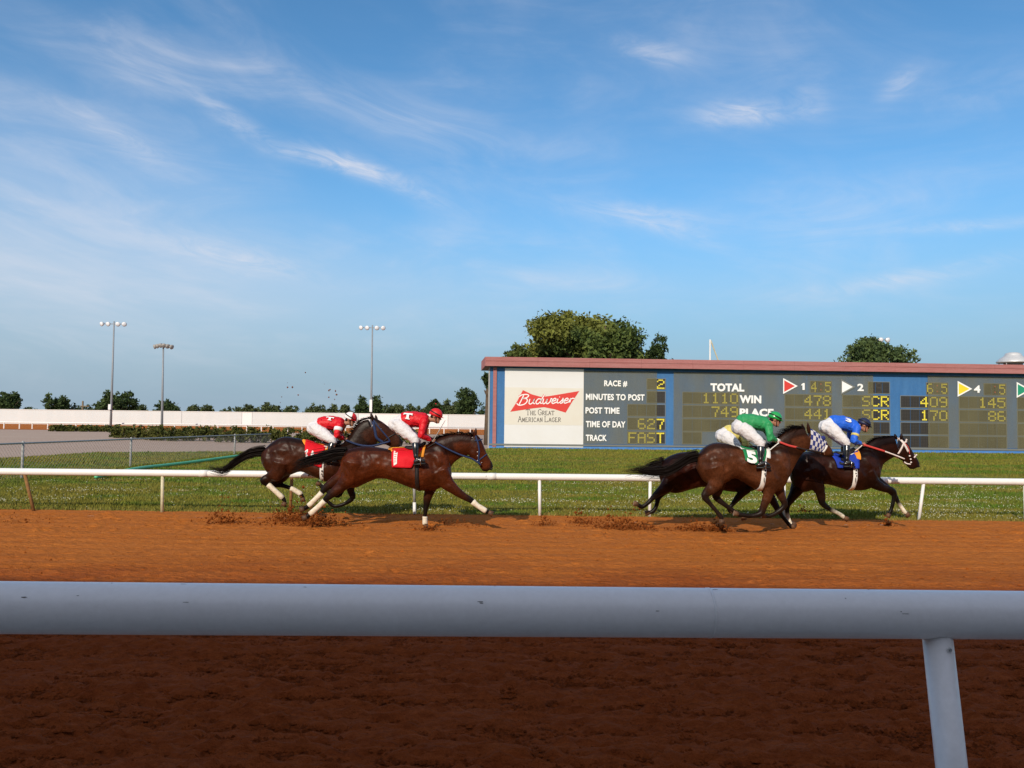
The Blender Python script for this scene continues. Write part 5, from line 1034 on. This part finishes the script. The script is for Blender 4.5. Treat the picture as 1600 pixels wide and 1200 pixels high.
# --- H1: red cloth 1A, trailing
h1 = Horse(16.5, 'dark bay racehorse with 1A saddle cloth and lifted head, trailing at the far left',
  [(411, 706, 409, 721, .11), (423, 693, 417, 737, .22), (440, 683, 432, 748, .27), (457, 683, 454, 742, .285), (474, 687, 470, 737, .27), (490, 692, 488, 744, .28), (508, 696, 506, 751, .29), (524, 696, 524, 757, .28), (540, 692, 540, 758, .25), (552, 688, 557, 753, .21), (562, 693, 567, 742, .14)],
  [(536, 692, 566, 744, .16), (546, 680, 574, 724, .12), (555, 667, 580, 710, .10), (565, 658, 586, 697, .085), (576, 655, 589, 690, .08)],
  [(584, 652, 581, 686, .082), (596, 658, 589, 690, .098), (608, 667, 598, 693, .08), (618, 676, 607, 697, .062), (626, 684, 615, 701, .056), (630, 691, 621, 701, .042)],
  [dict(dy=NEAR_H, pts=[(440, 722, .22), (434, 738, .16), (422, 746, .10), (411, 751, .068), (419, 757, .047), (430, 767, .041), (442, 778, .047), (445, 785, .038)], knee=3, hoof=(-.4, -1)),
   dict(dy=FAR_H, pts=[(446, 722, .20), (443, 741, .13), (432, 751, .085), (428, 757, .062), (442, 759, .044), (457, 764, .040), (469, 771, .046), (473, 778, .038)], knee=3, hoof=(.05, -1)),
   dict(dy=NEAR_F, pts=[(549, 735, .15), (547, 752, .11), (548, 766, .075), (551, 777, .058), (541, 786, .040), (525, 791, .037), (517, 788, .042), (512, 783, .036)], knee=3, hoof=(-.8, .4)),
   dict(dy=FAR_F, pts=[(546, 735, .15), (540, 752, .10), (534, 765, .07), (528, 774, .055), (518, 771, .040), (508, 765, .037), (503, 761, .042), (500, 757, .036)], knee=3, hoof=(-.8, .4))],
  blobs=[(436, 722, -.12, .19, .16, .24), (436, 722, .12, .19, .16, .24), (547, 725, -.13, .14, .12, .24)], ears=[((584, 657, 581, 646), -1), ((588, 657, 586, 648), 1)], bay=(.042, .012, .005))
h1.wrap(0, 4.0, 6.1); h1.wrap(1, 4.8, 6.3)
h1.hairs('tail', [(413, 704), (396, 706), (382, 712), (366, 722), (352, 733), (338, 734), (322, 729)], 340, .038, .042, .014, 2)
h1.mane([(545, 682), (554, 668), (564, 657), (576, 653), (583, 653)], .10, (-.5, .5), 8)
h1.strap('bridle', 'tackblue', [(583, 656), (587, 672), (590, 684), (600, 691)], .05, (-1, 1)); h1.strap('cheek_strap', 'tackblue', [(583, 655), (595, 670), (607, 684), (610, 690)], .028, (-1, 1)); h1.strap('noseband', 'tackblack', [(600, 690), (610, 682), (618, 678)], .02, (-1, 1))
h1.cloth('under_pad', 'orange', [(474, 688), (526, 696), (524, 712), (484, 700)], .012)
h1.cloth('saddle_cloth', 'redcloth', [(479, 688), (512, 696), (508, 730), (486, 723)], .024, sag=.01)
num = P(492, 706, 16.5); quadc = lambda h, x, y: Vector((P(x, y, h.Y).x, h.Y - .3, P(x, y, h.Y).z))
for ch, x, y in (('1', 485.5, 708), ('A', 494, 710)): text_on(ch, 'letter', h1.bvh, quadc(h1, x, y), Vector((1, 0, -.12)), Vector((0, 0, 1)), .08 if ch == '1' else .12, .17, Vector((0, 1, 0)), h1.root, off=.05, bold=.06, seg=ONE if ch == '1' else None)
girth(h1, 511, 506, 2.9); saddle(h1, 505, 532, 692)
j1 = Rider(16.5, 'jockey in red silks with red and white quartered cap, riding the trailing horse', 
  dict(hip=(500, 663), pel=(493, 669), mid=(516, 661), sho=(533, 663), neck=(541, 661), head=(547.5, 656), knee=(521, 689), ankle=(513, 712), heel=(509, 718), toe=(524, 718), elbow=(526, 680), hand=(537, 686), boot=.15, fz=-.35), 'red', 'redhelm')
text_on('T', 'letter', j1.bvh, P(515, 652.5, 16.3), Vector((.98, 0, -.15)), Vector((.1, .35, .9)).normalized(), .15, .09, Vector((0, .75, -.6)).normalized(), j1.root, off=.035, seg=TEE, name='back_letter')
def helm_panel(j, a0, a1, m):
    mb = MB(); V, Fs = [], []; H = j.H
    for i in range(7):
        th = math.pi / 2 * 1.10 * i / 6 + .02
        for k in range(7): a = a0 + (a1 - a0) * k / 6; V.append(H(-.012 + .132 * math.sin(th) * math.cos(a), .109 * math.sin(th) * math.sin(a), .037 + .121 * math.cos(th)))
    for i in range(6):
        for k in range(6): q = i * 7 + k; Fs.append((q, q + 1, q + 8, q + 7))
    mb.add(V, Fs); mb.build('helmet_panel', M[m], j.helmet, True)
helm_panel(j1, -3.1, -1.75, 'whitehelm'); helm_panel(j1, -.55, -.05, 'whitehelm'); helm_panel(j1, 1.2, 2.6, 'whitehelm')
ab = MB(); c = j1.S.lerp(j1.E, .45); d = (j1.E - j1.S).normalized(); ab.tube([c - d * .035, c + d * .035], .084, 16, cap=False); ab.build('arm_band', M['letter'], j1.root, True)
rein(h1, 'tackblue', [(541, 688), (560, 695), (580, 697), (597, 693), (608, 690)], .020)

# --- H4: green cloth 5, foremost of the right group
h4 = Horse(15.2, 'reddish bay racehorse with blue and white checked hood and green number 5 cloth',
  [(1089, 713, 1089, 734, .11), (1099, 700, 1098, 750, .22), (1114, 692, 1112, 758, .275), (1132, 692, 1132, 755, .295), (1150, 697, 1148, 747, .28), (1166, 702, 1165, 756, .29), (1182, 703, 1182, 765, .30), (1197, 700, 1198, 769, .285), (1210, 696, 1212, 769, .26), (1221, 694, 1224, 761, .215), (1229, 702, 1232, 746, .14)],
  [(1200, 696, 1232, 748, .17), (1213, 684, 1242, 728, .13), (1226, 674, 1252, 711, .11), (1241, 668, 1262, 703, .09), (1255, 668, 1269, 701, .082)],
  [(1264, 669, 1262, 703, .082), (1275, 675, 1271, 705, .098), (1285, 684, 1279, 707, .082), (1293, 693, 1284, 710, .064), (1299, 701, 1290, 713, .056), (1302, 708, 1296, 714, .042)],
  [dict(dy=NEAR_H, pts=[(1117, 728, .23), (1121, 748, .165), (1112, 763, .105), (1101, 774, .07), (1108, 785, .047), (1118, 797, .040), (1126, 807, .046), (1128, 812, .038)], knee=3, hoof=(-.1, -1)),
   dict(dy=FAR_H, pts=[(1120, 728, .21), (1123, 752, .14), (1121, 768, .09), (1119, 777, .065), (1133, 789, .045), (1147, 799, .040), (1156, 805, .044), (1161, 806, .037)], knee=3, hoof=(.3, -1)),
   dict(dy=NEAR_F, pts=[(1209, 738, .17), (1205, 757, .14), (1200, 774, .092), (1194, 789, .07), (1189, 802, .060), (1175, 806, .042), (1160, 805, .044), (1153, 803, .037)], knee=4, hoof=(-1, .2)),
   dict(dy=FAR_F, pts=[(1213, 738, .16), (1215, 758, .125), (1220, 774, .08), (1226, 789, .06), (1215, 800, .042), (1203, 806, .042), (1196, 806, .038)], knee=3, hoof=(-1, .1))],
  blobs=[(1117, 722, -.12, .20, .17, .25), (1117, 722, .12, .20, .17, .25), (1208, 728, -.13, .14, .12, .26), (1208, 728, .13, .14, .12, .26), (1113, 706, 0, .16, .2, .13)],
  ears=[((1263, 674, 1260, 660), -1), ((1258, 673, 1254.5, 662), 1)], bay=(.072, .023, .009), leg_low=(.014, .008, .006))
h4.hairs('tail', [(1090, 713), (1075, 717), (1058, 728), (1038, 737), (1015, 738), (993, 735), (972, 739)], 340, .040, .048, .014, 3)
h4.mane([(1210, 693), (1222, 679), (1235, 669), (1248, 666), (1258, 668)], .18, (-.8, .30), 11, 330)
def hood(h):
    V, Fs, mats = [], [], []; R0 = resample(h.H, 6); R0 = R0[1:17]; n = 28; rows = []
    for a, b, w in R0:
        c = (a + b) / 2; v = (a - b) / 2
        for k in range(n): t = 2 * math.pi * k / n; d = (v * math.sin(t) + Vector((0, w * math.cos(t), 0))); hit = h.bvh.ray_cast(c + d * 3, -d); V.append((hit[0] + d.normalized() * .010) if hit[0] is not None and (hit[0] - c).length < .3 else c + d * 1.08)
    for i in range(len(R0) - 1):
        for k in range(n): Fs.append((i * n + k, i * n + (k + 1) % n, (i + 1) * n + (k + 1) % n, (i + 1) * n + k)); mats.append((i // 2 + k // 2) % 2)
    mb = MB(); mb.add(V, Fs); o = mb.build('checked_hood', (M['hoodblue'], M['hoodwhite']), h.root, False)
    o.data.polygons.foreach_set('material_index', mats)
    e = h.side(1283, 685, .02); MB().ell(e, (.045, .018, .042), 12, 8).build('eye_cup', M['hoodblue'], o, True)
hood(h4)
h4.strap('noseband', 'whitecloth', [(1284, 706), (1288, 700), (1290, 696)], .032, (-1, 1)); h4.strap('bridle', 'tackblack', [(1262, 703), (1275, 706), (1287, 707)], .022, (-1, 1)); MB().tube([h4.side(1285, 705, .014), h4.side(1287, 709, .018)], .010, 6).build('bit_ring', M['metal'], h4.root)
h4.cloth('towel', 'whitecloth', [(1151, 697), (1200, 700), (1197, 716), (1157, 703)], .012)
h4.cloth('saddle_cloth', 'greencloth', [(1156, 696), (1194, 703), (1184, 729), (1157, 718)], .024, sag=.01)
text_on('5', 'letter', h4.bvh, quadc(h4, 1167.5, 713), Vector((1, 0, -.22)), Vector((.08, 0, 1)), .18, .215, Vector((0, 1, 0)), h4.root, off=.062, bold=.05)
girth(h4, 1191, 1183, 3.4); saddle(h4, 1172, 1200, 700)
j4 = Rider(15.2, 'jockey in green silks and shiny green helmet riding the number 5 horse', 
  dict(hip=(1157, 659), pel=(1157, 668), mid=(1174, 659), sho=(1196, 663), neck=(1204, 660), head=(1211, 656), knee=(1189, 692), ankle=(1188, 720), heel=(1184, 727), toe=(1202, 727), elbow=(1203, 685), hand=(1216, 689), boot=.22, glove=1, cuff=.72, fz=-.3), 'greensilk', 'greenhelm')
rein(h4, 'tackred', [(1219, 691), (1232, 696), (1245, 699)], .020); rein(h4, 'tackblack', [(1244, 699), (1262, 703), (1285, 707)], .012, -.13, -.11); rein(h4, 'whitecloth', [(1217, 692), (1208, 699), (1200, 706)], .010)
MB().tube([P(1244.5, 698.8, 15.13), P(1247.5, 699.8, 15.13)], .022, 8).build('rein_stop', M['letter'], h4.root, True)
# --- H3: mostly hidden, yellow rider
h3 = Horse(16.0, 'dark horse mostly hidden behind the green number 5 horse, its hind legs stretched back', 
  [(1033, 722, 1030, 744, .11), (1045, 713, 1037, 763, .21), (1062, 707, 1054, 771, .265), (1080, 706, 1076, 766, .28), (1098, 707, 1096, 761, .28), (1115, 708, 1114, 763, .28), (1132, 708, 1132, 767, .28), (1148, 706, 1150, 769, .27), (1162, 704, 1168, 769, .25), (1175, 706, 1185, 763, .2), (1186, 714, 1196, 750, .13)],
  [(1160, 708, 1190, 746, .15), (1172, 703, 1200, 736, .12), (1184, 700, 1208, 729, .10), (1198, 698, 1216, 724, .085)],
  [(1210, 697, 1210, 722, .08), (1218, 703, 1214, 726, .095), (1224, 711, 1219, 732, .08), (1229, 720, 1223, 736, .06), (1232, 727, 1226, 739, .045)],
  [dict(dy=NEAR_H, pts=[(1056, 735, .22), (1048, 752, .16), (1036, 764, .10), (1026, 772, .066), (1018, 780, .046), (1010, 788, .040), (1003, 792, .045), (996, 788, .038)], knee=3, hoof=(-1, .3)),
   dict(dy=FAR_H, pts=[(1056, 735, .20), (1048, 755, .14), (1036, 767, .09), (1029, 776, .064), (1027, 784, .045), (1025, 792, .040), (1020, 799, .044), (1014, 801, .038)], knee=3, hoof=(-1, -.2)),
   dict(dy=NEAR_F, pts=[(1178, 742, .15), (1168, 760, .115), (1158, 772, .078), (1150, 781, .060), (1144, 789, .042), (1139, 796, .042), (1142, 800, .036)], knee=3, hoof=(.8, .5)),
   dict(dy=FAR_F, pts=[(1186, 742, .15), (1196, 762, .115), (1206, 779, .078), (1215, 795, .060), (1222, 806, .040), (1230, 816, .038), (1235, 822, .043), (1237, 825, .038)], knee=3, hoof=(.7, -.8))],
  blobs=[(1056, 732, -.12, .19, .16, .23), (1056, 732, .12, .19, .16, .23)], ears=[((1212, 701, 1210, 694), -1)], bay=(.028, .006, .003), dark_legs=True)
h3.hairs('tail', [(1036, 723), (1022, 727), (1008, 733), (994, 738)], 160, .045, .06, .016, 4)
h3.cloth('saddle_cloth', 'yellowcloth', [(1112, 708), (1140, 708), (1138, 728), (1114, 727)], .02); saddle(h3, 1124, 1150, 708)
j3 = Rider(16.0, 'jockey in pale yellow silks bent low, mostly hidden behind the green rider', 
  dict(hip=(1135, 675), pel=(1131, 681), mid=(1147, 677), sho=(1160, 681), neck=(1166, 681), head=(1171, 680), knee=(1153, 697), ankle=(1154, 717), heel=(1150, 723), toe=(1164, 723), elbow=(1164, 694), hand=(1174, 700), boot=.3, fz=-.5), 'yellowsilk', 'whitehelm')
# --- H5: blue, leading
h5 = Horse(16.35, 'very dark bay racehorse in white cross bridle leading the race at the right',
  [(1237, 722, 1235, 744, .11), (1245, 712, 1240, 758, .21), (1258, 706, 1254, 769, .27), (1274, 705, 1270, 765, .285), (1289, 708, 1286, 757, .27), (1304, 711, 1302, 759, .28), (1319, 711, 1318, 764, .285), (1333, 706, 1334, 766, .275), (1347, 701, 1350, 766, .25), (1358, 701, 1365, 760, .20), (1367, 709, 1374, 748, .13)],
  [(1340, 703, 1374, 750, .16), (1354, 692, 1379, 728, .12), (1367, 685, 1386, 721, .10), (1382, 682, 1396, 715, .085), (1396, 681, 1403, 712, .08)],
  [(1408, 680, 1399, 711, .08), (1415, 688, 1405, 717, .096), (1422, 699, 1412, 722, .078), (1428, 709, 1417, 728, .060), (1434, 718, 1422, 733, .055), (1437, 725, 1429, 733, .040)],
  [dict(dy=NEAR_H, pts=[(1266, 732, .22), (1275, 752, .16), (1282, 771, .092), (1285, 786, .064), (1296, 795, .045), (1308, 801, .040), (1316, 806, .045), (1319, 809, .038)], knee=3, sock=5, hoof=(.9, -.4)),
   dict(dy=FAR_H, pts=[(1258, 735, .21), (1248, 760, .145), (1238, 777, .085), (1231, 788, .062), (1230, 799, .045), (1232, 810, .040), (1235, 818, .045), (1238, 821, .038)], knee=3, sock=5, hoof=(.6, -.8)),
   dict(dy=NEAR_F, pts=[(1354, 738, .16), (1365, 754, .12), (1380, 762, .082), (1396, 768, .060), (1396, 781, .040), (1393, 794, .037), (1391, 800, .042), (1389, 803, .036)], knee=3, hoof=(-.4, -1)),
   dict(dy=FAR_F, pts=[(1358, 738, .15), (1370, 752, .11), (1385, 762, .078), (1397, 773, .056), (1403, 784, .040), (1409, 793, .038), (1413, 799, .042), (1416, 802, .036)], knee=3, sock=5, hoof=(.6, -.7))],
  blobs=[(1262, 728, -.12, .19, .16, .25), (1262, 728, .12, .19, .16, .25), (1352, 730, -.13, .15, .12, .25), (1352, 730, .13, .15, .12, .25)],
  ears=[((1406, 685, 1406.5, 677), -1), ((1402, 684, 1400, 678), 1)], bay=(.022, .006, .003), dark_legs=True, leg_low=(.005, .004, .003))
h5.hairs('tail', [(1240, 722), (1232, 730), (1226, 742), (1222, 756)], 200, .05, .05, .016, 5)
h5.mane([(1346, 699), (1357, 690), (1368, 684), (1382, 681), (1400, 680)], .12, (-.9, .05), 14)
h5.strap('bridle', 'tackwhite', [(1403, 684), (1409, 693), (1416, 706)], .040, (-1, 1)); h5.strap('throat_strap', 'tackwhite', [(1409, 692), (1405, 701), (1401, 709)], .034, (-1, 1)); h5.strap('browband', 'tackwhite', [(1409, 692), (1413, 690), (1415, 686)], .034, (-1, 1)); h5.strap('noseband', 'tackwhite', [(1426, 715), (1429, 712), (1431, 710)], .03, (-1, 1)); h5.strap('chin_strap', 'tackwhite', [(1412, 721), (1416, 724), (1421, 725)], .022, (-1, 1))
h5.strap('bridle_edge', 'tackred', [(1410, 692), (1416, 699), (1418, 709)], .012)
for x, y in ((1418, 712), (1420, 717), (1421, 722)): MB().ell(h5.side(x, y, .014), (.018, .006, .016), 8, 6).build('bridle_stud', M['tackwhite'], h5.root)
h5.cloth('saddle_cloth', 'bluecloth', [(1294, 708), (1337, 707), (1333, 731), (1299, 730)], .022, sag=.03)
text_on('3', 'black', h5.bvh, quadc(h5, 1308, 717), Vector((1, 0, -.1)), Vector((.05, 0, 1)), .15, .20, Vector((0, 1, 0)), h5.root, off=.062, bold=.03)
h5.cloth('under_pad', 'orange', [(1330, 703), (1339, 701), (1337, 718), (1331, 716)], .030, far=False)
girth(h5, 1329, 1326, 3.3); saddle(h5, 1306, 1334, 707)
j5 = Rider(16.35, 'jockey in bright blue silks and navy cap, riding the leading horse', 
  dict(hip=(1299, 660), pel=(1293, 667), mid=(1316, 661), sho=(1334, 667), neck=(1342, 666), head=(1350, 665), knee=(1323, 692), ankle=(1323, 719), heel=(1320, 725), toe=(1334, 726), elbow=(1334, 688), hand=(1347, 694), boot=.16, farx=-4, fz=-.35), 'bluesilk', 'navy')
text_on('3', 'letter', j5.bvh, P(1326, 656, 16.15), Vector((.95, 0, -.3)), Vector((.1, .35, .9)).normalized(), .12, .08, Vector((0, .75, -.6)).normalized(), j5.root, off=.035, name='back_letter')
c = j5.S.lerp(j5.E, .62); d = (j5.E - j5.S).normalized(); ab = MB(); ab.tube([c - d * .022, c + d * .022], .076, 16, cap=False); ab.build('arm_band', M['yellowsilk'], j5.root, True)
rein(h5, 'tackred', [(1350, 695), (1366, 700), (1382, 705)], .020); rein(h5, 'tackwhite', [(1383, 705.5), (1398, 711), (1413, 717)], .014, -.12, -.10); rein(h5, 'tackwhite', [(1347, 696), (1341, 701), (1336, 705)], .010)

# ------------------------------------------------------------------ dirt thrown up by the hooves
def splashes():
    g = np.random.default_rng(5); c = []
    def burst(px, py, Y, n, w, h, s):
        n = int(n * 1.8); w *= 1.15; p = G(px, py); x = p.x + g.normal(0, w, n); y = p.y + g.normal(0, w * .5, n); z = np.abs(g.normal(0, h * 1.15, n)) * np.exp(-np.abs(x - p.x) / (w * 2.2)) * np.where(g.random(n) < .1, 2.2, 1); c.append(np.stack([x, y, z + .01, np.minimum(g.gamma(1.25, s * .72, n) + .002, .042)], 1))
    for a in [(345, 818, 0, 260, .16, .16, .008), (440, 815, 0, 230, .14, .11, .008), (372, 818, 0, 150, .14, .12, .007), (475, 815, 0, 520, .22, .17, .010), (500, 822, 0, 340, .25, .10, .009), (452, 820, 0, 160, .25, .07, .008),
              (905, 818, 0, 180, .12, .12, .008), (850, 821, 0, 120, .1, .08, .007), (960, 824, 0, 360, .24, .14, .009), (985, 828, 0, 280, .22, .09, .010), (1085, 828, 0, 240, .24, .07, .010), (1120, 830, 0, 150, .14, .07, .010), (1000, 806, 0, 60, .10, .2, .007),
              (1256, 801, 0, 60, .07, .05, .012), (1386, 822, 0, 70, .05, .05, .012), (700, 822, 0, 140, .3, .05, .007), (30, 817, 0, 80, .2, .08, .007), (668, 829, 0, 90, .12, .04, .008)]: burst(*a)
    fl = []
    for px, py, s in [(449, 605, .022), (457, 605, .02), (466, 617, .016), (477, 582, .014), (514, 610, .022), (516, 609, .018), (524, 611, .02), (526, 617, .022), (514, 621, .02), (523, 624, .012), (440, 620, .012), (449, 598, .010), (438, 629, .012), (507, 600, .01), (584, 765, .022), (540, 800, .02), (470, 770, .012), (1250, 790, .02)]:
        p = P(px, py, 15.6); fl.append([p.x, p.y, p.z, s])
    c.append(np.array(fl)); c = np.concatenate(c); n = len(c); base = np.array([(0, 0, 1), (1, 0, 0), (0, 1, 0), (-1, 0, 0), (0, -1, 0), (0, 0, -1)], np.float32); f = np.array([(0, 1, 2), (0, 2, 3), (0, 3, 4), (0, 4, 1), (5, 2, 1), (5, 3, 2), (5, 4, 3), (5, 1, 4)])
    V = base[None] * c[:, 3][:, None, None] * g.uniform(.5, 1.3, (n, 6, 1)) + c[:, None, :3]
    put('kicked_up_dirt', np_mesh('kicked_up_dirt', V.reshape(-1, 3), (f[None] + np.arange(n)[:, None, None] * 6).reshape(-1, 3)), M['clod'], label='clods of dirt thrown up behind the hooves', kind='stuff')
splashes()
